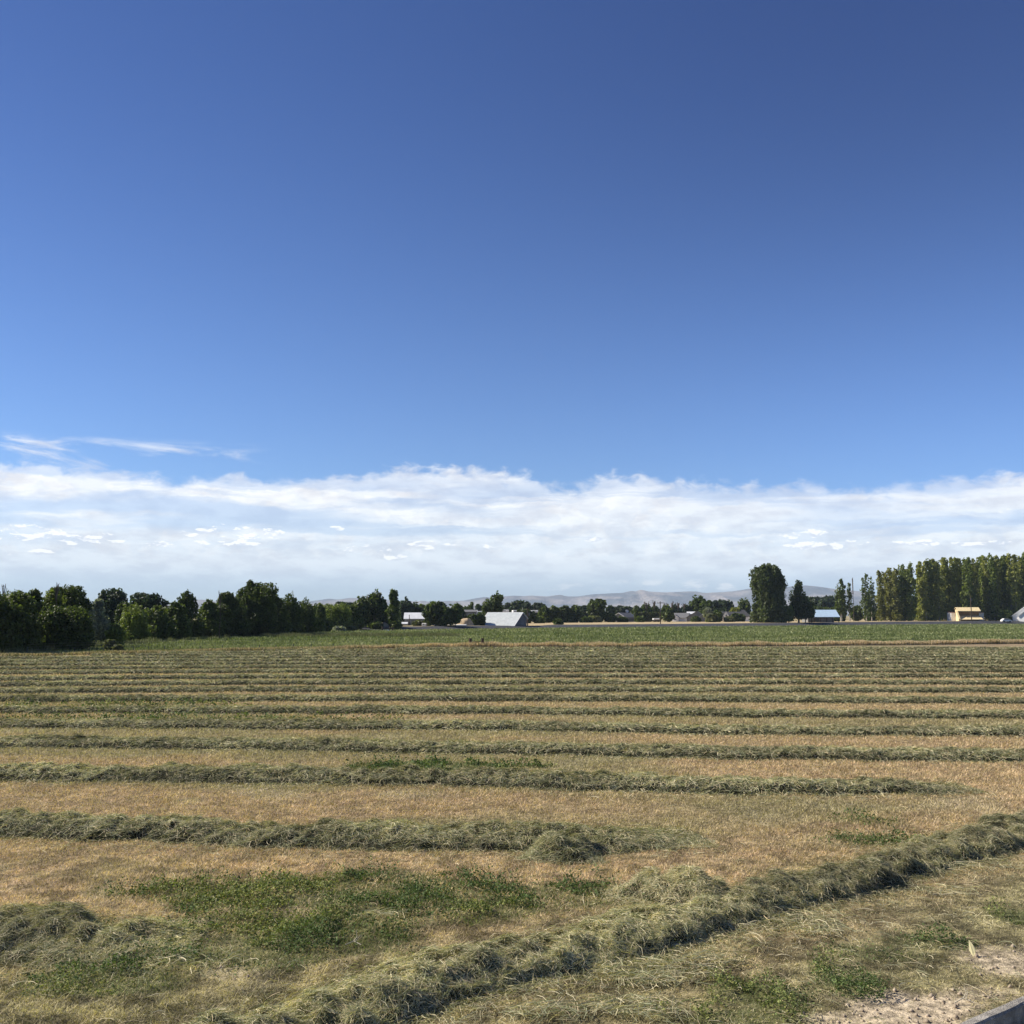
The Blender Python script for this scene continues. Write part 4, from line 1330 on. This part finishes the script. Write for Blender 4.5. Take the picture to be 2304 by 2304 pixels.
for j in range(n_ - 1):
    for c in range(6):
        mb.f.append((j * 6 + c, (j + 1) * 6 + c, (j + 1) * 6 + (c + 1) % 6, j * 6 + (c + 1) % 6))
mb.f.append((0, 1, 2, 3, 4, 5)); mb.f.append(tuple((n_ - 1) * 6 + c for c in (5, 4, 3, 2, 1, 0)))
mb.build('ledge', M_conc, o)


# ------------------------------------------------------------------ hay, stubble, grass
def blades(X, Y, Z, hgt, wid, lean, colr, name, mat, cat=None):
    n = len(X)
    a = rng.random(n) * 6.283; la = rng.random(n) * 6.283
    dx, dy = np.cos(a) * wid * .5, np.sin(a) * wid * .5
    lx, ly = np.cos(la) * lean * hgt, np.sin(la) * lean * hgt
    zt = hgt * np.sqrt(np.clip(1 - lean ** 2 * .6, .15, 1))
    b0 = np.stack([X - dx, Y - dy, Z - .005], 1); b1 = np.stack([X + dx, Y + dy, Z - .005], 1)
    t0_ = np.stack([X + lx - dx * .35, Y + ly - dy * .35, Z + zt], 1); t1_ = np.stack([X + lx + dx * .35, Y + ly + dy * .35, Z + zt], 1)
    V = np.stack([b0, b1, t1_, t0_], 1).reshape(-1, 3)
    Fc = np.arange(n * 4).reshape(-1, 4)
    o = link(name, npmesh(name, V, Fc, np.repeat(colr, 4, 0)), mat)
    return tag(o, kind='stuff')


def frustum_pts(n, y0, y1, power=2.0, margin=1.18):
    """random ground points, density falling as 1/Y^power"""
    u = rng.random(n)
    if power == 2.0:
        Y = y0 * (y1 / y0) ** u
    else:
        e = 2 - power
        Y = (y0 ** e + u * (y1 ** e - y0 ** e)) ** (1 / e)
    X = (rng.random(n) * 2 - 1) * (Y * .52 * margin + 1.0)
    return X, Y


# stubble over the mown field
X, Y = frustum_pts(1500000, 6.3, 104, 2.0)
ok = Y < Bf(X) - .3
X, Y = X[ok], Y[ok]
sa = patch(X, Y, SAND); gr = patch(X, Y, GREEN)
ok = rng.random(len(X)) > sa * .93
X, Y, gr = X[ok], Y[ok], gr[ok]
hn = fbm(X * 1.2, Y * 1.2, 77, 3)
sc_ = np.maximum(1, Y / 11.0)
hgt = (.018 + .030 * rng.random(len(X))) * (.55 + .9 * hn) * np.minimum(sc_ ** .45, 1.9)
wid = (.0050 + .003 * rng.random(len(X))) * sc_
c = field_col(X, Y) * (.38 + 1.25 * rng.random((len(X), 1)))
pale = rng.random(len(X)) < .07
c[pale] = np.array([.55, .46, .28]) * (.8 + .4 * rng.random((pale.sum(), 1)))
gm = (rng.random(len(X)) < gr * .6)
c[gm] = np.array([.13, .16, .05]) * (.6 + .9 * rng.random((gm.sum(), 1)))
hgt *= 1 - .45 * smooth(Y - head_line(X), .3, -.8)
blades(X, Y, zg(X, Y), hgt, wid, np.minimum(.5 + .75 * rng.random(len(X)) + .2 * smooth(Y, 14, 9), 1.2), c, 'stubble', M_grass)

# green regrowth in the patches: small clover-like leaves in low tufts
X, Y = frustum_pts(2100000, 6.3, 60, 2.0)
gr = patch(X, Y, GREEN) * smooth(fbm(X * 2.6, Y * 2.6, 78, 4), .36, .72)
ok = (rng.random(len(X)) < gr)
X, Y = X[ok], Y[ok]; n = len(X)
sc_ = np.maximum(1, Y / 10.0)
tuft = fbm(X * 4.5, Y * 4.5, 79, 3)
hz_ = (.01 + .085 * rng.random(n)) * (.15 + 1.7 * smooth(tuft, .25, .75)) * sc_ ** .3
yel = (smooth(fbm(X * .8, Y * .8, 80, 3), .50, .62))[:, None] * rng.random((n, 1))
c = (np.array([.085, .125, .040]) * (1 - yel) + np.array([.27, .28, .09]) * yel) * (.45 + 1.1 * rng.random((n, 1)))
N_ = unit(rng.normal(size=(n, 3)) * .75 + np.array([0, 0, .8])); U_ = unit(np.cross(N_, unit(rng.normal(size=(n, 3)))))
sz = (.008 + .009 * rng.random(n)) * sc_
V = quads(np.stack([X, Y, zg(X, Y) + hz_], 1), N_, U_, sz, sz * .55)
tag(link('green_regrowth', npmesh('green_regrowth', V, np.arange(n * 4).reshape(-1, 4), np.repeat(c, 4, 0)), M_grass), kind='stuff')


# curved strands of cut hay
def strands(P, T, Nn, ln, wd, colr, curl, name, mat, parent=None, segs=3):
    """P start centres, T direction, Nn surface normal; arched ribbons"""
    n = len(P)
    S = unit(np.cross(Nn, T)); B = unit(Nn)
    tw = rng.normal(size=(n, 1)) * .8
    Wd = unit(S * np.cos(tw) + B * np.sin(tw))
    us = np.linspace(-.5, .5, segs + 1)
    k1 = rng.normal(size=(n, 1)) * curl; k2 = (rng.random((n, 1)) * .9 + .1) * curl
    rows = []
    for u in us:
        c = P + T * (u * ln)[:, None] + S * (k1 * (u * u) * ln[:, None]) - B * (k2 * (u * u) * ln[:, None] * 1.3)
        wv = Wd * (wd * .5 * (1 - .7 * abs(u) * 2 * .5))[:, None]
        rows += [c - wv, c + wv]
    V = np.stack(rows, 1).reshape(-1, 3)
    base = np.arange(n)[:, None] * (2 * (segs + 1))
    fs = [base + np.array([2 * j, 2 * j + 1, 2 * j + 3, 2 * j + 2]) for j in range(segs)]
    Fc = np.stack(fs, 1).reshape(-1, 4)
    return npmesh(name, V, Fc, np.repeat(colr, 2 * (segs + 1), 0))


HAYC = np.array([[.74, .66, .45], [.50, .45, .28], [.28, .275, .15], [.12, .13, .06], [.52, .42, .27], [.32, .335, .21]])


def hay_cols(n, wts, bright=1.0):
    i = rng.choice(6, n, p=np.array(wts) / sum(wts))
    return HAYC[i] * (.65 + .6 * rng.random((n, 1))) * bright


def windrow(line, width, height, label, per_len, swid, slen, wts=(3, 4, 4, 2.5, 2, 3), group=None, seed=0, name='windrow', lump=1.0, cat='windrow', segs=3, taper=(0, 0), cell=.05, gaps=0.0, loose=.25, wander=1.0, even=.3, clod=.55):
    """a ridge of cut hay along a ground polyline"""
    line = np.array(line, float)
    seg = np.sqrt(((line[1:] - line[:-1]) ** 2).sum(1)); cum = np.concatenate([[0], np.cumsum(seg)])
    Lt = cum[-1]
    nu = max(12, int(Lt / cell)); nv = 27 if cell < .06 else (15 if cell < .2 else 9)
    us = np.linspace(0, Lt, nu); vs = np.linspace(-1, 1, nv)

    def surf(u, v):
        cx = np.interp(u, cum, line[:, 0]); cy = np.interp(u, cum, line[:, 1])
        e = .4
        tx = np.interp(u + e, cum, line[:, 0]) - np.interp(u - e, cum, line[:, 0]); ty = np.interp(u + e, cum, line[:, 1]) - np.interp(u - e, cum, line[:, 1])
        tl = np.sqrt(tx * tx + ty * ty) + 1e-9; tx /= tl; ty /= tl
        big = fbm(u * .55, v * 0 + 3.3, seed + 5, 3); big2 = fbm(u * 2.0, v * 1.7, seed + 6, 3); fine = np.abs(fbm(u * 4.2, v * 2.6, seed + 9, 3) * 2 - 1) * 2
        wob = (fbm(u * .35, u * 0, seed + 11, 3) - .5) * width * .55 * wander
        wloc = width * .5 * (.72 + .55 * fbm(u * .8, u * 0 + 7, seed + 12, 3))
        off = v * wloc + wob + (big2 - .5) * .85 * width * .5 * wander
        X_ = cx - ty * off; Y_ = cy + tx * off
        cl = fbm(u * 6.5 + big2 * 2, v * width * 3.4, seed + 19, 2); cl2 = np.abs(fbm(u * 3.1, v * width * 1.9, seed + 23, 2) * 2 - 1) * 1.6
        hh = height * (1 - np.abs(v) ** 2.6) ** .7 * (even + (1.35 - even) * (.35 * big + .65 * smooth(big2, .25, .75) * lump) + clod * (cl - .5) * 1.5 + clod * (cl2 - .4) * .6)
        hh = np.maximum(hh, 0)
        if taper[0]: hh = hh * smooth(u, 0, taper[0])
        if taper[1]: hh = hh * smooth(Lt - u, 0, taper[1])
        if gaps: hh = hh * smooth(fbm(u * .45, u * 0 + 1, seed + 14, 2), .5 - gaps, .62 - gaps * .6)
        return X_, Y_, zg(X_, Y_) + hh - .01, tx, ty, hh
    U, Vv = np.meshgrid(us, vs, indexing='ij')
    X_, Y_, Z_, tx, ty, hh = surf(U.ravel(), Vv.ravel())
    i = np.arange(nu - 1)[:, None] * nv + np.arange(nv - 1)[None]
    Fc = np.stack([i, i + nv, i + nv + 1, i + 1], -1).reshape(-1, 4)
    me = npmesh('windrow', np.stack([X_, Y_, Z_], 1), Fc, np.tile(np.array([.040, .040, .022]), (len(X_), 1)))  # core coloured near black: painted shade for the hollows between strands
    root = link(name, me, M_hayshade, smooth_=True)
    tag(root, label, cat, group)
    n = int(per_len * Lt)
    u = rng.random(n) * Lt; v = np.clip(rng.normal(size=n) * .5, -1.25, 1.25)
    # some loose strands lie just off the ridge
    X_, Y_, Z_, tx, ty, hh = surf(u, np.clip(v, -1, 1))
    out_ = rng.random(n) < loose * .3
    spread = np.where(out_, rng.normal(size=n) * width * .35, 0)
    X_ = X_ - ty * spread; Y_ = Y_ + tx * spread
    Z_ = np.where(out_, zg(X_, Y_) + .02 + .02 * rng.random(n), Z_ + rng.random(n) * .045 * (.4 if height < .14 else .8))
    ang_ = (fbm(u * 2.6, v * width * 1.6, seed + 30, 2) - .5) * 8.0 + rng.normal(size=n) * .95
    ca, sa_ = np.cos(ang_), np.sin(ang_)
    T = np.stack([tx * ca - ty * sa_, ty * ca + tx * sa_, rng.normal(size=n) * .35], 1)
    slope = -v * 1.1
    Nn = unit(np.stack([ty * slope * -1 * -1, -tx * slope, np.ones(n)], 1) * np.array([1, 1, 1]) + rng.normal(size=(n, 3)) * .25)
    T = unit(T - (T * Nn).sum(1, keepdims=True) * Nn * .8 + np.array([0, 0, 1]) * (rng.normal(size=(n, 1)) * .14))
    ln = slen * (.4 + 1.1 * rng.random(n)); wd = swid * (.6 + .8 * rng.random(n))
    patchc = fbm(u * .8, v * .8, seed + 20, 3)[:, None]
    c = hay_cols(n, wts) * (.45 + 1.15 * patchc)
    P = np.stack([X_, Y_, Z_ + wd * .5], 1)
    me = strands(P, unit(T), Nn, ln, wd, c, .8, 'strands', M_straw, segs=segs)
    s = link('strands', me, M_straw, root)
    s['kind'] = 'stuff'
    return root


M_hayshade = soil_mat('shaded_hay_inside', sc=1.6, bump=1.0, dist=.08, speck=(.25, 1.5))

rows_px = [
    [(-260, 1881), (0, 1885), (300, 1897), (600, 1912), (900, 1919), (1152, 1921), (1400, 1914), (1590, 1903)],
    [(-260, 1752), (0, 1757), (503, 1765), (1006, 1772), (1300, 1782), (1600, 1790), (1900, 1789), (2215, 1785)],
    [(-300, 1682), (0, 1684), (576, 1690), (1152, 1699), (1728, 1711), (2304, 1716), (2600, 1718)],
    [(-300, 1638), (0, 1639), (576, 1641), (1152, 1645), (1728, 1655), (2304, 1659), (2600, 1660)],
    [(-300, 1607), (0, 1607), (576, 1606), (1152, 1608), (1728, 1615), (2304, 1619), (2600, 1620)],
    [(-300, 1582), (0, 1581), (576, 1579), (1152, 1579), (1728, 1582), (2304, 1585), (2600, 1586)],
    [(-300, 1562), (0, 1561), (576, 1558), (1152, 1557), (1728, 1559), (2304, 1560), (2600, 1561)],
    [(-300, 1547), (0, 1546), (576, 1542), (1152, 1541), (1728, 1541), (2304, 1542), (2600, 1542)],
    [(-300, 1534), (0, 1533), (576, 1528), (1152, 1526), (1728, 1526), (2304, 1526), (2600, 1526)],
]
WG = 'long windrows of cut hay across the field'
wl = ['nearest of the long cross windrows, ending in clumps near mid right', 'second long windrow from the viewer, breaking up at its right end',
      'third long windrow from the viewer, running edge to edge', 'fourth long windrow from the viewer', 'fifth long windrow from the viewer',
      'sixth long windrow from the viewer', 'seventh long windrow from the viewer', 'eighth long windrow from the viewer', 'ninth long windrow from the viewer']
lines = []
for i, rp in enumerate(rows_px):
    ln_ = np.array([at(*p) for p in rp])
    W_ = [1.25, 1.3, 1.25, 1.25, 1.2, 1.2, 1.2, 1.2, 1.2][i]
    ln_[:, 1] += W_ * .5
    lines.append(ln_)
    Ym = ln_[:, 1].mean()
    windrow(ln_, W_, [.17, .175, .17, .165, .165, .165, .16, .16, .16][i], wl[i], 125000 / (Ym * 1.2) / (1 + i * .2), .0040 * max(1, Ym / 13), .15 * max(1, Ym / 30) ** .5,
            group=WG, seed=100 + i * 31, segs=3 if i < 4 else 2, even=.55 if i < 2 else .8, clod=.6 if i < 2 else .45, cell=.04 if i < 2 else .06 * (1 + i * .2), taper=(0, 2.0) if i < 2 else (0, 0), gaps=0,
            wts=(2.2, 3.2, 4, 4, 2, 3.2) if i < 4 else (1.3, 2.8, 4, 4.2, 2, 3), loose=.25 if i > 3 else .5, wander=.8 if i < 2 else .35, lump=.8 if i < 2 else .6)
Yk = lines[-1][:, 1].copy(); Xk = lines[-1][:, 0].copy()
i = 9
while True:
    Yn = 0
    Ym = float(np.interp(0, Xk, Yk)) + 4.95 * (i - 8)
    if Ym > 99: break
    xs_ = np.linspace(-Ym * .62, Ym * .62, 40)
    base_ = np.interp(xs_, Xk * (Ym / 47.0), Yk) + 4.95 * (i - 8)
    keep = base_ < Bf(xs_) - 2.2
    xs_, base_ = xs_[keep], base_[keep]
    if len(xs_) > 3:
        windrow(np.stack([xs_, base_], 1), 1.1, .15, 'low hay windrow in the dense far part of the mown field', 60000 / (Ym * 1.2), .0042 * Ym / 13, .16 * (Ym / 30) ** .5,
                group='far windrows below the dry grass strip', seed=600 + i * 31, segs=2, cell=.25, wts=(1.0, 2.5, 4, 4.5, 2, 3), loose=.0, wander=.12, lump=.4, even=1.05, clod=.15)
    i += 1
# the diagonal headland windrow
hl = HLp.copy(); hl = np.concatenate([[hl[0] + np.array([-3.0, -3.6])], hl, [hl[-1] + (hl[-1] - hl[-4]) * .8]])
dn = np.array([-.62, .79]) * .42
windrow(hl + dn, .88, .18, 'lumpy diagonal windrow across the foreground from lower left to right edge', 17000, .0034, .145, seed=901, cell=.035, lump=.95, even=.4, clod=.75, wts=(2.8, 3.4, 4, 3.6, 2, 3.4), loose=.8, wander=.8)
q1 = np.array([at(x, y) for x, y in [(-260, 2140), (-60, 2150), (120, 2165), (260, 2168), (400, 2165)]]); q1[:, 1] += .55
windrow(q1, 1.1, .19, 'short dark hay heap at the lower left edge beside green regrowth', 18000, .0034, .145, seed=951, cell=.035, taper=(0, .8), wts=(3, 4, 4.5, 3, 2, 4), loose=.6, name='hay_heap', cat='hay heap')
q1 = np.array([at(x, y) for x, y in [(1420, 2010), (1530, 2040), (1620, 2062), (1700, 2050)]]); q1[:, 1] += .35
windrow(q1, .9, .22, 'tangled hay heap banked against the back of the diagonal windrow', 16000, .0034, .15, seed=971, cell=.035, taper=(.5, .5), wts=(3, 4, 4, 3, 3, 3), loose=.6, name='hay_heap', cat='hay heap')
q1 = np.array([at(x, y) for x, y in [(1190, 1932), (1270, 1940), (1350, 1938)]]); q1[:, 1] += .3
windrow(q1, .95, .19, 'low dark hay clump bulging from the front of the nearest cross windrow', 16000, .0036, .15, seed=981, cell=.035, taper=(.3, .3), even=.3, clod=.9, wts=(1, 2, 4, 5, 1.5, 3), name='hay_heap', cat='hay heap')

# loose straw lying about the headland and between the rows
X, Y = frustum_pts(60000, 6.3, 30, 2.0)
hl_d = Y - head_line(X)
prob = np.clip(.10 + .75 * smooth(hl_d, .6, -.3) * smooth(fbm(X * .7, Y * .9, 301, 3), .40, .62) + .5 * smooth(np.abs(hl_d), 1.8, .3), 0, 1)
ok = (rng.random(len(X)) < prob) & (patch(X, Y, SAND) < .6)
X, Y = X[ok], Y[ok]; n = len(X)
a = rng.random(n) * 6.283
T = np.stack([np.cos(a), np.sin(a), rng.normal(size=n) * .08], 1); Nn = np.tile(np.array([0, 0, 1.0]), (n, 1)) + rng.normal(size=(n, 3)) * .1
me = strands(np.stack([X, Y, zg(X, Y) + .03 + .04 * rng.random(n)], 1), unit(T), unit(Nn), .05 + .20 * rng.random(n) ** 3, .003 + .002 * rng.random(n), hay_cols(n, (3, 4, 4, 1, 3, 3), 1.0), .5, 'loose_straw', M_straw)
tag(link('loose_straw', me, M_straw), kind='stuff')
# thin mats of greenish hay on the headland
X, Y = frustum_pts(260000, 6.3, 16, 2.0)
pm = np.maximum.reduce([ellipse_mask(X, Y, 1800, 2075, 120, 20, 401) * .8, ellipse_mask(X, Y, 1480, 2200, 130, 28, 402), ellipse_mask(X, Y, 1400, 2280, 130, 26, 403) * .9, ellipse_mask(X, Y, 2150, 2010, 90, 14, 404) * .5,
                        ellipse_mask(X, Y, 1850, 2100, 60, 14, 405) * .8, ellipse_mask(X, Y, 1590, 2170, 80, 16, 406) * .7, ellipse_mask(X, Y, 860, 2065, 90, 8, 407) * .8, ellipse_mask(X, Y, 1250, 2290, 90, 16, 408) * .8,
                        ellipse_mask(X, Y, 2230, 1950, 90, 16, 409) * .6, ellipse_mask(X, Y, 480, 2170, 120, 25, 410) * .35])
ok = rng.random(len(X)) < pm * .5
X, Y = X[ok], Y[ok]; n = len(X)
a = rng.normal(size=n) * .9 + .5
T = np.stack([np.cos(a), np.sin(a), rng.normal(size=n) * .12], 1); Nn = np.tile(np.array([0, 0, 1.0]), (n, 1)) + rng.normal(size=(n, 3)) * .2
me = strands(np.stack([X, Y, zg(X, Y) + .035 + .05 * rng.random(n)], 1), unit(T), unit(Nn), .10 + .2 * rng.random(n), .004 + .003 * rng.random(n), hay_cols(n, (3, 4, 4, 1, 1, 5)), .5, 'thin_hay_mats', M_straw)
tag(link('thin_hay_mats', me, M_straw), kind='stuff')

# tall dry grass strip along the fence
n = 150000
X = (rng.random(n) * 2 - 1) * 85
wob = (fbm(X * .25, X * 0, 501, 3) - .5) * 1.0
Y = Bf(X) + .1 + wob + np.abs(rng.normal(size=n)) * 1.5
hmul = .45 + .85 * fbm(X * .5, Y * .2, 502, 3)
lf = smooth(X, -6, -22)
hgt = (.26 + .32 * rng.random(n)) * hmul * (1 - .45 * lf)
mixn = fbm(X * .30, Y * .3, 503, 3)[:, None]
c = (np.array([.66, .50, .34]) * (1 - mixn) + np.array([.50, .40, .27]) * mixn)
gz = np.clip((rng.random((n, 1)) < (.15 + .4 * lf[:, None])) * 1.0, 0, 1)
c = (c * (1 - gz) + np.array([.17, .17, .08]) * gz) * (.65 + .6 * rng.random((n, 1)))
blades(X, Y, zg(X, Y), hgt, np.full(n, .05), .1 + .3 * rng.random(n), c, 'dry_grass', M_grass)
# green crop texture beyond the fence
n = 330000
u = rng.random(n)
Y = 72 * (372 / 72.) ** (u)
X = (rng.random(n) * 2 - 1) * Y * .60
ok = (Y > Bf(X) + .8) & (Y < Rf(X) - .4)
X, Y = X[ok], Y[ok]; n = len(X)
cl = fbm(X * .10, Y * .22, 511, 4)
c = green_col(X, Y) * (.55 + .9 * rng.random((n, 1)))
li = rng.random(n) < smooth(cl, .50, .68) * .6 + .04
c[li] = np.array([.32, .33, .17]) * (.7 + .5 * rng.random((li.sum(), 1)))
ed = smooth(Rf(X) - Y, 9, 1) > rng.random(n)
c[ed] = np.array([.28, .29, .15]) * (.7 + .5 * rng.random((ed.sum(), 1)))
blades(X, Y, zg(X, Y), (.14 + .20 * rng.random(n)) * (Y / 110) ** .3, .10 * Y / 110, .3 + .5 * rng.random(n), c, 'green_crop', M_grass)
# weeds at the foot of the left trees
n = 50000
X = -50 + rng.random(n) * 42
gp = linepts([(0, 1476), (200, 1456), (400, 1443), (600, 1433), (740, 1419)])
Y = np.interp(X, gp[:, 0], gp[:, 1]) + rng.normal(size=n) * 1.6 - .6
c = np.array([.15, .16, .08]) * (.5 + rng.random((n, 1)))
blades(X, Y, zg(X, Y), (.2 + .5 * rng.random(n)) * (.4 + fbm(X * .6, Y * .6, 521, 3)), np.full(n, .06), .2 + .4 * rng.random(n), c, 'field_edge_weeds', M_grass)

# clods and crumbs on the bare sandy ground
n = 9000
X, Y = frustum_pts(n * 6, 6.6, 12, 2.0)
ok = rng.random(len(X)) < patch(X, Y, SAND) * .5
X, Y = X[ok][:n], Y[ok][:n]; n = len(X)
ico = np.array([(1, 0, 0), (-1, 0, 0), (0, 1, 0), (0, -1, 0), (0, 0, 1), (0, 0, -1)], float)
fi = np.array([(0, 2, 4), (2, 1, 4), (1, 3, 4), (3, 0, 4), (2, 0, 5), (1, 2, 5), (3, 1, 5), (0, 3, 5)])
s = .004 + .022 * rng.random(n) ** 6
V = (ico[None] * (1 + .5 * rng.normal(size=(n, 6, 3)) * .5) * s[:, None, None] + np.stack([X, Y, zg(X, Y) + s * .3], 1)[:, None]).reshape(-1, 3)
Fc = (np.arange(n)[:, None, None] * 6 + fi[None]).reshape(-1, 3)
c = np.array([.44, .36, .27]) * (.6 + .5 * rng.random((n, 1)))
tag(link('soil_crumbs', npmesh('soil_crumbs', V, Fc, np.repeat(c, 6, 0)), colattr('soil_crumb', .95), smooth_=False), kind='stuff')

# a pale yellow leaf standing in the soil
x0, y0 = at(2190, 2156)
pts = [(0, 0), (.028, .03), (.036, .065), (.022, .11), (0, .15), (-.014, .10), (-.02, .06), (-.012, .03)]
mb = MB(); n_ = len(pts)
mb.poly([(a, .006 * math.sin(b * 30), b) for a, b in pts] + [(a, .002 + .006 * math.sin(b * 30), b) for a, b in pts],
        [tuple(range(n_)), tuple(range(2 * n_ - 1, n_ - 1, -1))] + [(j, n_ + j, n_ + (j + 1) % n_, (j + 1) % n_) for j in range(n_)])
o = mb.build('fallen_leaf', solid('pale_leaf', (.70, .64, .36), .6, .1, 20))
o.location = (x0, y0, z1(x0, y0)); o.rotation_euler = (math.radians(-18), math.radians(-14), math.radians(-25))
tag(o, 'pale yellow leaf standing on the bare soil above the concrete ledge', 'leaf')
# dried forked stalks
def stalk(px, py, label, s=.2):
    x0, y0 = at(px, py); mb = MB()
    mb.tube([(-s * .5, 0, .02), (0, .02, .05), (s * .5, -.03, .03)], [.004, .005, .003], 5)
    mb.tube([(0, .02, .05), (.03, .03, s * .55), (.02, .04, s * .9)], [.004, .003, .002], 5)
    mb.tube([(s * .1, 0, .05), (s * .35, .06, .09)], [.003, .002], 5)
    o = mb.build('dry_stalk', solid('dry_stalk_bark', (.55, .50, .38), .8))
    o.location = (x0, y0, z1(x0, y0)); tag(o, label, 'stalk')
stalk(795, 2130, 'forked pale dry stalk on the ground between regrowth and diagonal windrow', .16)
stalk(2170, 2262, 'pale dry stalk crossing the soil near the concrete ledge', .16)
